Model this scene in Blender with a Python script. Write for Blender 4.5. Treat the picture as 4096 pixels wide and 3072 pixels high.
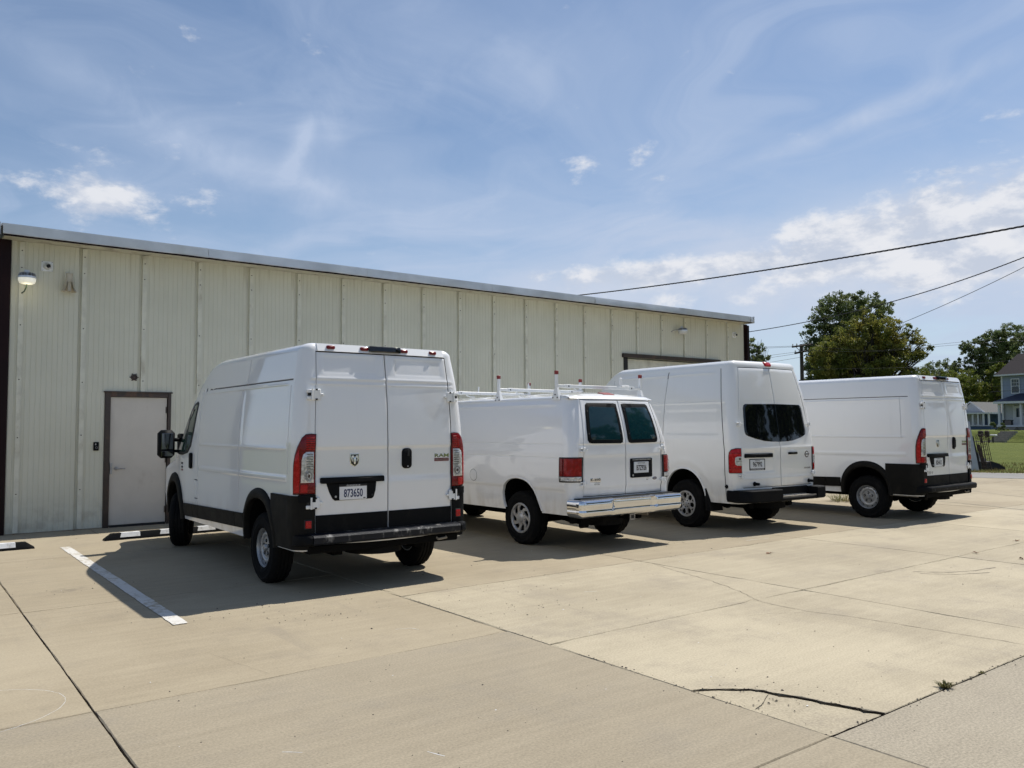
import bpy, math, random
import numpy as np
from mathutils import Vector, Matrix
random.seed(7); RNG = np.random.default_rng(7)
for o in list(bpy.data.objects): bpy.data.objects.remove(o)
SC = bpy.context.scene
COL = SC.collection
# ---------------------------------------------------------------- camera
CAM_H = 1.63
def _cam_axes(yaw, pitch, roll):
    cy, sy = math.cos(yaw), math.sin(yaw)
    f = np.array([sy*math.cos(pitch), cy*math.cos(pitch), math.sin(pitch)])
    r = np.array([cy, -sy, 0.]); u = np.cross(r, f)
    return r*math.cos(roll)+u*math.sin(roll), -r*math.sin(roll)+u*math.cos(roll), f
CR, CU, CF = _cam_axes(0.65165669, 0.05238208, -0.00502936)
cd = bpy.data.cameras.new('camera'); cam = bpy.data.objects.new('camera', cd); COL.objects.link(cam)
cd.sensor_width = 36; cd.sensor_fit = 'HORIZONTAL'; cd.lens = 3267.3/4096*36; cd.clip_start = .05; cd.clip_end = 3000
cam.matrix_world = Matrix(((CR[0],CU[0],-CF[0],0),(CR[1],CU[1],-CF[1],0),(CR[2],CU[2],-CF[2],CAM_H),(0,0,0,1)))
SC.camera = cam
def at(px, py, depth):
    """world point seen at photo pixel (px,py) at the given depth in metres"""
    return Vector(np.array([0,0,CAM_H]) + (CF+CR*(px-2048)/3267.3-CU*(py-1536)/3267.3)*depth)
# ---------------------------------------------------------------- light
SUN = Vector((0.60, 0.055, 1.0)).normalized()
sun_el = math.asin(SUN.z); sun_az = math.atan2(SUN.x, SUN.y)
sd = bpy.data.lights.new('sun', 'SUN'); so = bpy.data.objects.new('sun', sd); COL.objects.link(so)
sd.energy = 4.9; sd.angle = math.radians(0.53); sd.color = (1, .955, .88)
so.rotation_euler = SUN.to_track_quat('Z', 'Y').to_euler(); so.location = (0, 0, 40)
SC.view_settings.view_transform = 'Standard'; SC.view_settings.look = 'None'
SC.view_settings.gamma = 1; SC.view_settings.use_curve_mapping = False
SC.view_settings.exposure = 0.18
# ---------------------------------------------------------------- node helpers
class NT:
    def __init__(s, tree): s.t = tree; s.t.nodes.clear()
    def n(s, typ, **kw):
        nd = s.t.nodes.new(typ)
        for k, v in kw.items():
            if k == 'inp':
                for a, b in v.items():
                    if hasattr(b, 'is_output') or isinstance(b, bpy.types.NodeSocket): s.t.links.new(b, nd.inputs[a])
                    else: nd.inputs[a].default_value = b
            else: setattr(nd, k, v)
        return nd
    def m(s, op, a, b=0., c=None, clamp=False):
        nd = s.t.nodes.new('ShaderNodeMath'); nd.operation = op; nd.use_clamp = clamp
        for i, x in enumerate((a, b) if c is None else (a, b, c)):
            if isinstance(x, bpy.types.NodeSocket): s.t.links.new(x, nd.inputs[i])
            else: nd.inputs[i].default_value = x
        return nd.outputs[0]
    def mix(s, f, a, b, typ='MIX'):
        nd = s.t.nodes.new('ShaderNodeMix'); nd.data_type = 'RGBA'; nd.blend_type = typ
        for i, x in ((0, f), (6, a), (7, b)):
            if isinstance(x, bpy.types.NodeSocket): s.t.links.new(x, nd.inputs[i])
            else: nd.inputs[i].default_value = (tuple(x)+(1,) if i and len(x) == 3 else x)
        return nd.outputs[2]
    def ramp(s, x, lo, hi, a=0., b=1., smooth=True):
        nd = s.t.nodes.new('ShaderNodeMapRange'); nd.interpolation_type = 'SMOOTHSTEP' if smooth else 'LINEAR'; nd.clamp = True
        s.t.links.new(x, nd.inputs[0])
        for i, v in zip((1, 2, 3, 4), (lo, hi, a, b)): nd.inputs[i].default_value = v
        return nd.outputs[0]
    def noise(s, vec, scale, detail=4., rough=.55, dist=0.):
        nd = s.n('ShaderNodeTexNoise', inp={'Scale': scale, 'Detail': detail, 'Roughness': rough, 'Distortion': dist})
        if vec is not None: s.t.links.new(vec, nd.inputs['Vector'])
        return nd.outputs['Fac']
    def vmul(s, vec, v):
        nd = s.t.nodes.new('ShaderNodeVectorMath'); nd.operation = 'MULTIPLY'
        s.t.links.new(vec, nd.inputs[0]); nd.inputs[1].default_value = v
        return nd.outputs[0]
# ---------------------------------------------------------------- world: sky and clouds
W = bpy.data.worlds.new('World'); SC.world = W; W.use_nodes = True
w = NT(W.node_tree)
geo = w.n('ShaderNodeTexCoord').outputs['Generated']
sky = w.n('ShaderNodeTexSky', sky_type='NISHITA', sun_disc=False, sun_elevation=sun_el, sun_rotation=sun_az, air_density=1.0, dust_density=0.4, ozone_density=2.2, altitude=100)
sep = w.n('ShaderNodeSeparateXYZ', inp={0: geo})
X_, Y_, Z_ = sep.outputs
az = w.m('ARCTAN2', X_, Y_); el = w.m('ARCSINE', Z_)
D2 = math.pi/180
def blob(a0, e0, sa, se, rot=0.):
    da = w.m('SUBTRACT', az, a0*D2); de = w.m('SUBTRACT', el, e0*D2)
    c, s_ = math.cos(rot*D2), math.sin(rot*D2)
    p = w.m('ADD', w.m('MULTIPLY', da, c), w.m('MULTIPLY', de, s_)); q = w.m('SUBTRACT', w.m('MULTIPLY', de, c), w.m('MULTIPLY', da, s_))
    p = w.m('MULTIPLY', p, 1/(sa*D2)); q = w.m('MULTIPLY', q, 1/(se*D2))
    r2 = w.m('ADD', w.m('MULTIPLY', p, p), w.m('MULTIPLY', q, q))
    return w.m('EXPONENT', w.m('MULTIPLY', r2, -1.0))
# plane-projected direction for high thin cloud, stretched elevation for low cumulus
zz = w.m('ADD', w.m('MAXIMUM', Z_, 0.0), 0.12)
pl = w.n('ShaderNodeCombineXYZ', inp={0: w.m('DIVIDE', X_, zz), 1: w.m('DIVIDE', Y_, zz), 2: 0.0}).outputs[0]
cum = w.n('ShaderNodeCombineXYZ', inp={0: az, 1: w.m('MULTIPLY', el, 1.9), 2: 0.3}).outputs[0]
def csum(lst):
    a = lst[0]
    for b in lst[1:]: a = w.m('ADD', a, b)
    return a
def cmax(lst):
    a = lst[0]
    for b in lst[1:]: a = w.m('MAXIMUM', a, b)
    return a
# cumulus: fractal threshold raised inside the banks
mask = cmax([w.m('MULTIPLY', blob(*b[:5]), b[5]) for b in (
    (57.5, 12.6, 2.4, 1.7, 0, .44), (60.0, 11.3, 6.0, 2.4, 12, .54), (64, 12.3, 5.5, 2.8, 18, .53), (64.5, 12.9, 2.4, 1.4, 0, .33), (69, 13.0, 5.5, 2.8, 10, .40), (67.5, 11.4, 9, 3.2, 8, .54), (76, 12, 7, 4, 0, .30), (50, 10.6, 10, 1.2, 3, .50), (40, 10.3, 6, .9, 0, .27), (63.6, 9.0, 2.4, .9, 0, .36),
    (48.6, 8.7, 2.0, .75, 0, .27), (10.4, 14.2, 4.6, 1.8, -7, .36), (4.2, 14.6, 1.2, .7, 0, .18), (57.6, 14.4, 1.2, 1.0, 0, .24),
    (42.6, 18.1, 2.2, .6, 0, .22), (46.6, 18.5, 1.6, .9, 30, .22), (47.4, 16.8, 1.5, .5, 0, .27), (57.2, 18.7, 3.0, .45, -6, .23), (59.4, 18.4, .9, .5, 0, .22),
    (65.8, 15.4, 1.3, .7, 0, .30), (68.6, 17.6, 2.0, 1.3, 25, .25), (52.9, 23.0, .9, .4, 0, .22), (95, 13, 14, 6, 0, .24), (-35, 14, 22, 5, 0, .22), (180, 14, 60, 4, 0, .22))])
n1 = w.m('ADD', w.m('MULTIPLY', w.m('SUBTRACT', w.noise(cum, 13.0, 10.0, .62, .12), .5), 1.35), .5)
n1b = w.noise(w.vmul(cum, (1, 1, 1)), 2.6, 2.0, .5)
base = w.m('ADD', w.m('ADD', w.m('MULTIPLY', n1, .75), w.m('MULTIPLY', n1b, .25)), mask)
cden = w.ramp(base, .65, .90)
# a second sample higher up tells lit tops from grey bases
up = w.n('ShaderNodeVectorMath', operation='ADD', inp={0: cum, 1: (0.012, .035, 0)}).outputs[0]
n2 = w.m('ADD', w.m('MULTIPLY', w.m('SUBTRACT', w.noise(up, 13.0, 8.0, .60, .12), .5), 1.35), .5)
shade = w.ramp(w.m('SUBTRACT', n1, n2), -.16, .16)
# cirrus veils
warp = w.n('ShaderNodeTexNoise', inp={'Vector': pl, 'Scale': .8, 'Detail': 3.})
pw = w.n('ShaderNodeVectorMath', operation='ADD', inp={0: pl, 1: w.vmul(warp.outputs['Color'], (1.6, 1.6, 0))}).outputs[0]
c1 = w.noise(w.vmul(pw, (.55, 1.0, 1)), 1.1, 7.0, .55, .5)
c2 = w.noise(w.vmul(pw, (1.5, .5, 1)), 1.6, 8.0, .58, .8)
cir = w.m('ADD', w.ramp(c1, .34, .74, 0, .42), w.ramp(c2, .42, .78, 0, .34))
streak = csum([w.m('MULTIPLY', blob(*b[:5]), b[5]) for b in ((22.6, 18.6, .7, 2.2, -22, .60), (24.8, 20.6, .7, 1.8, 12, .35), (23.8, 16.2, 3.0, .9, -10, .42), (14, 19, 9, 1.4, -22, .30), (62, 19.5, 9, .6, 14, .45), (30, 23, 12, 3, 8, .16), (27, 15, 22, 2.6, 0, .16), (62, 10.4, 17, 3.2, 5, 1.0), (44, 9.2, 12, 1.6, 3, .5))])
sn = w.noise(w.vmul(cum, (1, .5, 1)), 16.0, 6., .6, .6)
streak = w.m('MULTIPLY', streak, w.ramp(sn, .25, .75, .35, 1.15))
hz = w.ramp(el, -.02, .34, .50, .08)
thin = w.m('MINIMUM', w.m('ADD', w.m('ADD', cir, streak), hz), .88)
sc_ = w.n('ShaderNodeHueSaturation', inp={'Saturation': 1.06, 'Value': 1.12, 'Color': sky.outputs[0]}).outputs[0]
veil = w.mix(thin, sc_, (5.4, 6.4, 8.3))
cc = w.mix(shade, (6.0, 6.6, 7.8), (8.9, 9.0, 9.4))
band = w.m('MULTIPLY', cmax([w.m('MULTIPLY', blob(*b[:5]), b[5]) for b in ((64, 10.8, 15, 3.8, 6, .85), (46, 9.6, 12, 1.8, 3, .5))]), w.ramp(w.noise(cum, 7., 7., .6, .3), .30, .62, .35, 1.0))
veil = w.mix(band, veil, (7.3, 7.7, 8.6))
full = w.mix(w.m('MULTIPLY', cden, .9), veil, cc)
bg = w.n('ShaderNodeBackground', inp={'Color': full, 'Strength': 0.082})
w.n('ShaderNodeOutputWorld', inp={'Surface': bg.outputs[0]})
# ---------------------------------------------------------------- materials
def newmat(name):
    m = bpy.data.materials.new(name); m.use_nodes = True; t = NT(m.node_tree)
    bs = t.n('ShaderNodeBsdfPrincipled'); t.n('ShaderNodeOutputMaterial', inp={'Surface': bs.outputs[0]})
    return m, t, bs
def L(t, a, b): t.t.links.new(a, b)
def plain(name, col, rough=.5, metal=0., coat=0., var=.06, vs=6., bump=0., bs_=60., spec=.5, dirt=None):
    m, t, b = newmat(name)
    oc = t.n('ShaderNodeTexCoord').outputs['Object']
    n = t.noise(oc, vs, 5.)
    f = t.ramp(n, .3, .7)
    c = t.mix(f, tuple(x*(1-var) for x in col), tuple(min(1, x*(1+var)) for x in col))
    if dirt:
        n2 = t.ramp(t.noise(t.vmul(oc, (1, 1, .5)), dirt[1], 8., .65), dirt[2], dirt[2]+.2)
        c = t.mix(t.m('MULTIPLY', n2, dirt[3]), c, dirt[0])
    L(t, c, b.inputs['Base Color'])
    b.inputs['Roughness'].default_value = rough; b.inputs['Metallic'].default_value = metal
    b.inputs['Coat Weight'].default_value = coat; b.inputs['Coat Roughness'].default_value = .04
    b.inputs['Specular IOR Level'].default_value = spec
    L(t, t.ramp(n, .25, .75, max(rough-.05, 0), min(rough+.07, 1)), b.inputs['Roughness'])
    if bump:
        bn = t.n('ShaderNodeBump', inp={'Strength': bump, 'Distance': .01, 'Height': t.noise(oc, bs_, 4.)}); L(t, bn.outputs[0], b.inputs['Normal'])
    return m
def paint(name, col, dirt=.5):
    """white automotive enamel: clear coat, slight waviness of pressed sheet, road grime low down"""
    m, t, b = newmat(name)
    oc = t.n('ShaderNodeTexCoord').outputs['Object']
    z = t.n('ShaderNodeSeparateXYZ', inp={0: oc}).outputs[2]
    low = t.ramp(z, .35, .95, 1., 0.)
    g = t.ramp(t.noise(t.vmul(oc, (3, 3, 1.2)), 2.2, 8., .62), .38, .75)
    c = t.mix(t.m('MULTIPLY', t.m('MULTIPLY', low, g), dirt), col, (.40, .35, .28))
    streak_ = t.ramp(t.noise(t.vmul(oc, (14, 14, .7)), 1.5, 4., .6), .55, .8)
    c = t.mix(t.m('MULTIPLY', streak_, .05), c, (.45, .42, .38))
    L(t, c, b.inputs['Base Color'])
    b.inputs['Roughness'].default_value = .38; b.inputs['Coat Weight'].default_value = 1.; b.inputs['Coat IOR'].default_value = 1.62
    L(t, t.ramp(g, 0, 1, .03, .08), b.inputs['Coat Roughness'])
    bn = t.n('ShaderNodeBump', inp={'Strength': .035, 'Distance': .012, 'Height': t.noise(t.vmul(oc, (1, 1, 1.6)), 2.2, 1.5, .4)})
    L(t, bn.outputs[0], b.inputs['Coat Normal'])
    return m
def simple(name, col, rough=.5, metal=0., **k): return plain(name, col, rough, metal, var=k.get('var', .05), coat=k.get('coat', 0), bump=k.get('bump', 0), bs_=k.get('bs', 80), vs=k.get('vs', 8.))
M = {}
M['white'] = paint('white_enamel', (.74, .745, .75))
M['white2'] = paint('white_enamel_warm', (.745, .745, .725))
M['plastic'] = plain('black_plastic', (.0055, .006, .007), .55, bump=.25, bs_=260, spec=.08, dirt=((.03, .027, .024), 5, .54, .3))
M['plastic_worn'] = plain('scuffed_black_plastic', (.007, .009, .014), .40, bump=.25, bs_=200, spec=.2, dirt=((.36, .35, .33), 11, .545, .8))
M['cladding'] = plain('grey_brown_cladding', (.0095, .009, .008), .60, bump=.2, bs_=240, spec=.10, dirt=((.035, .03, .024), 3, .5, .3))
M['rubber'] = plain('tyre_rubber', (.007, .007, .007), .85, bump=.2, bs_=90, spec=.1, dirt=((.035, .030, .025), 6, .52, .35))
M['black'] = simple('black_seal', (.008, .008, .009), .7)
M['seam'] = simple('panel_gap', (.11, .11, .115), .7)
M['under'] = plain('underbody_black', (.004, .004, .004), .9, spec=.1)
M['glass'] = None
def glassy(name, col, rough=.03, spec=.6):
    m, t, b = newmat(name); b.inputs['Base Color'].default_value = (*col, 1); b.inputs['Roughness'].default_value = rough; b.inputs['Specular IOR Level'].default_value = spec
    oc = t.n('ShaderNodeTexCoord').outputs['Object']
    bn = t.n('ShaderNodeBump', inp={'Strength': .02, 'Distance': .01, 'Height': t.noise(oc, 1.6, 1.)}); L(t, bn.outputs[0], b.inputs['Normal'])
    return m
M['glass'] = glassy('dark_privacy_glass', (.004, .005, .006))
M['glass_tint'] = glassy('blue_green_tinted_glass', (.004, .024, .031), .05, .5)
M['glass_green'] = glassy('green_cab_glass', (.03, .055, .045), .04)
M['chrome'] = simple('chrome', (.66, .67, .69), .05, 1.0, var=.02); M['mirror'] = simple('mirror_glass', (.16, .17, .18), .04, 1.0, var=.02); M['chrome2'] = simple('dull_chrome', (.70, .71, .73), .22, 1.0)
M['steel'] = plain('silver_wheel_paint', (.36, .365, .37), .35, .55, var=.08, dirt=((.20, .17, .13), 8, .5, .5))
M['hub'] = plain('hubcap_silver', (.42, .42, .42), .38, .5, dirt=((.22, .18, .14), 7, .5, .5))
M['red'] = plain('red_lens', (.36, .003, .005), .25, coat=.35, var=.15, vs=30, spec=.2)
M['red2'] = plain('dark_red_lens', (.14, .002, .004), .25, coat=.35, var=.2, vs=40, spec=.2)
M['red3'] = plain('deep_red_lens', (.22, .002, .003), .25, coat=.35, var=.2, vs=12, spec=.2)
M['clearlens'] = plain('clear_lens', (.50, .50, .50), .15, .3, coat=.7, var=.3, vs=40)
M['lensgrey'] = plain('lens_reflector', (.25, .25, .25), .2, .6, var=.4, vs=60)
M['whitemetal'] = plain('white_powder_coat', (.74, .75, .75), .4, var=.05, dirt=((.30, .22, .15), 14, .60, .5))
M['redcap'] = simple('red_rubber_cap', (.20, .012, .012), .5)
M['plate'] = simple('white_plate', (.72, .72, .74), .4)
M['plate_b'] = simple('pale_plate', (.60, .62, .64), .4)
M['ink'] = simple('blue_black_ink', (.02, .03, .09), .5)
M['ink2'] = simple('black_ink', (.02, .02, .02), .5)
M['whiteink'] = simple('white_lettering', (.7, .7, .7), .5)
M['badgered'] = simple('dark_red_badge', (.14, .008, .014), .35)
M['brown'] = plain('dark_brown_trim', (.012, .004, .005), .5, var=.2, vs=3, spec=.15)
M['frame'] = plain('bronze_frame', (.038, .025, .019), .5, var=.25, dirt=((.16, .08, .04), 5, .52, .5))
M['galv'] = plain('galvanised_flashing', (.58, .61, .64), .36, .25, var=.12, vs=1.6, bump=.3, bs_=1.8)
M['roofm'] = plain('roof_metal', (.45, .46, .47), .4, .4)
def wallmat():
    m, t, b = newmat('cream_wall_panel')
    oc = t.n('ShaderNodeTexCoord').outputs['Object']
    inf = t.n('ShaderNodeObjectInfo').outputs['Random']
    c = t.mix(t.ramp(t.noise(oc, 1.2, 5.), .3, .7), (.585, .575, .47), (.63, .62, .515))
    c = t.mix(t.m('MULTIPLY', inf, .25), c, (.565, .56, .465))
    st = t.ramp(t.noise(t.vmul(oc, (9, 9, .55)), 1.2, 6., .6), .50, .74)
    c = t.mix(t.m('MULTIPLY', st, .05), c, (.37, .35, .26))
    z = t.n('ShaderNodeSeparateXYZ', inp={0: oc}).outputs[2]
    c = t.mix(t.m('MULTIPLY', t.m('MULTIPLY', t.ramp(z, 0, .7, 1, 0), t.ramp(t.noise(oc, 5, 6.), .4, .65)), .45), c, (.30, .26, .19))
    c = t.mix(t.m('MULTIPLY', t.m('MULTIPLY', t.ramp(z, 4.0, 4.6), st), .5), c, (.28, .24, .15))
    L(t, c, b.inputs['Base Color']); b.inputs['Roughness'].default_value = .5; b.inputs['Specular IOR Level'].default_value = .35
    return m
M['wall'] = wallmat()
M['batten'] = plain('cream_batten', (.62, .61, .51), .45, var=.08, dirt=((.30, .25, .16), 4, .52, .5))
M['door'] = plain('grey_door_paint', (.55, .51, .445), .5, var=.05, vs=2, dirt=((.28, .22, .17), 3, .56, .5))
M['soffit'] = plain('cream_soffit', (.52, .50, .40), .6, var=.1, dirt=((.20, .14, .08), 6, .5, .6))
def concrete(name, c1, c2, stain=(.20, .17, .13), agg=.25, sa=.4):
    m, t, b = newmat(name)
    oc = t.n('ShaderNodeTexCoord').outputs['Object']; inf = t.n('ShaderNodeObjectInfo').outputs['Random']
    c = t.mix(t.ramp(t.noise(oc, .42, 9., .66), .33, .62), c1, c2)
    c = t.mix(t.m('MULTIPLY', inf, .55), c, tuple(x*.88 for x in c1))
    bro = t.ramp(t.noise(t.vmul(oc, (1.1, 14, 1)), .9, 6., .6), .35, .75)
    c = t.mix(t.m('MULTIPLY', bro, .26), c, tuple(x*1.25 for x in c2))
    bl = t.ramp(t.noise(oc, 1.1, 11., .74), .48, .68)
    c = t.mix(t.m('MULTIPLY', bl, sa), c, stain)
    sp = t.ramp(t.noise(oc, 70, 3., .7), .28, .72)
    c = t.mix(agg*.8, c, t.mix(sp, tuple(x*.55 for x in c1), tuple(min(.8, x*1.4) for x in c2)))
    pit = t.ramp(t.n('ShaderNodeTexVoronoi', inp={'Vector': oc, 'Scale': 9.0}).outputs['Distance'], .012, .05, 1, 0)
    pm = t.ramp(t.noise(oc, .9, 4.), .55, .62)
    c = t.mix(t.m('MULTIPLY', t.m('MULTIPLY', pit, pm), .55), c, (.07, .06, .05))
    oil = t.ramp(t.n('ShaderNodeTexVoronoi', inp={'Vector': t.n('ShaderNodeVectorMath', operation='ADD', inp={0: t.vmul(oc, (.8, 1, 1)), 1: (0, 0, 0)}).outputs[0], 'Scale': .62}).outputs['Distance'], .03, .14, 1, 0)
    c = t.mix(t.m('MULTIPLY', t.m('MULTIPLY', oil, t.ramp(t.noise(oc, 9, 5.), .35, .65)), .45), c, (.10, .085, .07))
    tyre = t.m('MULTIPLY', t.ramp(t.noise(t.vmul(oc, (5, .22, 1)), 1.0, 5., .6), .56, .72), t.ramp(t.noise(oc, .35, 3.), .45, .6))
    c = t.mix(t.m('MULTIPLY', tyre, .30), c, (.16, .14, .12))
    L(t, c, b.inputs['Base Color']); b.inputs['Roughness'].default_value = .88; b.inputs['Specular IOR Level'].default_value = .3
    h = t.m('ADD', t.m('MULTIPLY', t.noise(oc, 90, 3., .7), .5), t.m('MULTIPLY', t.noise(t.vmul(oc, (1, 4, 1)), 6, 5.), .35))
    bn = t.n('ShaderNodeBump', inp={'Strength': .22, 'Distance': .005, 'Height': h}); L(t, bn.outputs[0], b.inputs['Normal'])
    return m
M['conc'] = concrete('parking_concrete', (.262, .218, .148), (.350, .298, .210))
M['conc_light'] = concrete('older_pale_concrete', (.278, .238, .168), (.420, .366, .264), (.22, .19, .15), .35, .6)
M['conc_grey'] = concrete('greyer_concrete', (.250, .212, .150), (.332, .286, .208), (.19, .17, .14), .34, .4)
M['conc_agg'] = concrete('exposed_aggregate_concrete', (.250, .218, .162), (.325, .287, .220), (.14, .12, .10), .6, .3)
M['joint'] = plain('dark_joint_soil', (.045, .036, .026), .95, var=.4, vs=20)
M['tar'] = plain('dark_crack_fill', (.010, .008, .006), 1., var=.4, vs=20, spec=.05)
M['rubbermark'] = plain('rubber_scuff', (.17, .145, .115), .9, var=.3, vs=20)
M['road'] = concrete('grey_road', (.17, .165, .155), (.22, .215, .205), (.12, .11, .10), .45, .3)
def grassmat():
    m, t, b = newmat('mown_grass')
    oc = t.n('ShaderNodeTexCoord').outputs['Object']
    c = t.mix(t.ramp(t.noise(oc, .35, 8., .65), .3, .7), (.055, .078, .014), (.095, .115, .022))
    c = t.mix(t.ramp(t.noise(oc, 3.2, 8., .7), .3, .72), c, (.125, .145, .034))
    c = t.mix(t.m('MULTIPLY', t.ramp(t.noise(oc, 1.1, 6., .7), .60, .78), .6), c, (.17, .13, .06))
    L(t, c, b.inputs['Base Color']); b.inputs['Roughness'].default_value = .9; b.inputs['Specular IOR Level'].default_value = .1
    bn = t.n('ShaderNodeBump', inp={'Strength': .9, 'Distance': .12, 'Height': t.noise(oc, 9, 8., .75)}); L(t, bn.outputs[0], b.inputs['Normal'])
    return m
M['grass'] = grassmat()
def leafmat(name, dark, mid, light):
    m, t, b = newmat(name)
    g = t.n('ShaderNodeNewGeometry'); oc = t.n('ShaderNodeTexCoord').outputs['Object']
    c = t.mix(g.outputs['Random Per Island'], dark, mid)
    c = t.mix(t.ramp(t.noise(oc, .9, 4.), .40, .68), c, light)
    L(t, c, b.inputs['Base Color']); b.inputs['Roughness'].default_value = .6; b.inputs['Specular IOR Level'].default_value = .25
    tr = t.n('ShaderNodeBsdfTranslucent', inp={'Color': c}); mx = t.n('ShaderNodeMixShader', inp={0: .42, 1: b.outputs[0], 2: tr.outputs[0]})
    out = [n for n in t.t.nodes if n.type == 'OUTPUT_MATERIAL'][0]; L(t, mx.outputs[0], out.inputs['Surface'])
    return m
M['leaf_olive'] = leafmat('olive_leaves', (.085, .108, .024), (.18, .195, .038), (.29, .255, .055))
M['leaf_dark'] = leafmat('dark_leaves', (.070, .105, .040), (.130, .175, .060), (.185, .205, .075))
M['leaf_yel'] = leafmat('yellow_green_leaves', (.075, .105, .016), (.145, .180, .028), (.21, .215, .040))
M['bark'] = plain('bark', (.040, .032, .026), .9, var=.3, bump=.6, bs_=14)
M['pole'] = plain('weathered_pole', (.045, .036, .030), .9, var=.2)
M['wire'] = simple('black_cable', (.015, .015, .018), .6)
M['siding'] = plain('blue_grey_siding', (.22, .26, .34), .6, var=.04)
M['siding_w'] = plain('white_siding', (.38, .40, .43), .6, var=.05)
M['trimw'] = plain('white_trim', (.58, .59, .61), .5, var=.04)
M['shingle'] = plain('charcoal_shingles', (.030, .026, .028), .95, var=.35, vs=12, bump=.3, bs_=20, spec=.1)
M['shingle_g'] = plain('grey_shingles', (.11, .11, .105), .9, var=.25, vs=10)
M['navy'] = plain('navy_porch_roof', (.012, .016, .040), .6, var=.2)
M['bluewall'] = plain('deep_blue_wall', (.045, .085, .15), .7, var=.15)
M['rust'] = plain('rusty_iron', (.055, .035, .026), .85, var=.35, vs=9)
M['stone'] = plain('weathered_step_concrete', (.22, .20, .17), .9, var=.15)
M['paintline'] = None
def linemat():
    m, t, b = newmat('worn_white_line_paint')
    oc = t.n('ShaderNodeTexCoord').outputs['Object']
    nz = t.noise(oc, 16, 8., .7); big = t.noise(oc, 1.6, 3.)
    worn = t.ramp(t.m('ADD', nz, t.m('MULTIPLY', big, .5)), .72, .90)
    c = t.mix(t.m('MULTIPLY', worn, .9), (.56, .545, .51), (.33, .28, .20))
    L(t, c, b.inputs['Base Color']); b.inputs['Roughness'].default_value = .8
    return m
M['paintline'] = linemat()
M['stopwhite'] = plain('reflective_white_patch', (.60, .61, .62), .5, var=.1, dirt=((.2, .17, .13), 14, .5, .6))
M['dryleaf'] = simple('dry_brown_leaf', (.16, .07, .025), .8)
M['chip'] = simple('dark_grit', (.06, .05, .04), .9, var=.5, vs=3)
M['weed'] = leafmat('weed_blades', (.07, .08, .02), (.13, .13, .04), (.22, .17, .08))
M['copper'] = simple('green_flex_conduit', (.06, .10, .07), .5)
M['amber_plastic'] = plain('aged_cream_plastic', (.46, .42, .33), .5, var=.12, dirt=((.25, .15, .07), 12, .5, .6))
me_, te_, be_ = newmat('lit_lamp_lens'); be_.inputs['Base Color'].default_value = (.8, .8, .74, 1)
be_.inputs['Emission Color'].default_value = (1, .95, .78, 1); be_.inputs['Emission Strength'].default_value = .32; M['lit'] = me_
M['frost'] = simple('frosted_lens', (.55, .55, .52), .3)
# ---------------------------------------------------------------- object helpers
def tag(o, label=None, cat=None, group=None, kind=None):
    if label: o['label'] = label
    if cat: o['category'] = cat
    if group: o['group'] = group
    if kind: o['kind'] = kind
    return o
def thing(name, label, cat, loc=(0, 0, 0), rz=0., group=None):
    o = bpy.data.objects.new(name, None); COL.objects.link(o); o.location = loc; o.rotation_euler = (0, 0, rz); o.empty_display_size = .2
    return tag(o, label, cat, group)
def mobj(name, verts, faces, mats, parent=None, smooth=None, fmat=None, world=False):
    me = bpy.data.meshes.new(name)
    verts = np.asarray(verts, float)
    if world and parent is not None: verts = verts - np.array(parent.location)
    me.from_pydata(verts.tolist(), [], [tuple(f) for f in faces])
    if not isinstance(mats, (list, tuple)): mats = [mats]
    for m in mats: me.materials.append(m)
    if fmat is not None: me.polygons.foreach_set('material_index', np.asarray(fmat, 'i'))
    if smooth is not None:
        me.polygons.foreach_set('use_smooth', np.ones(len(me.polygons), bool))
        if smooth < 180: me.set_sharp_from_angle(angle=math.radians(smooth))
    me.update()
    o = bpy.data.objects.new(name, me); COL.objects.link(o)
    if parent is not None: o.parent = parent
    return o
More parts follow.
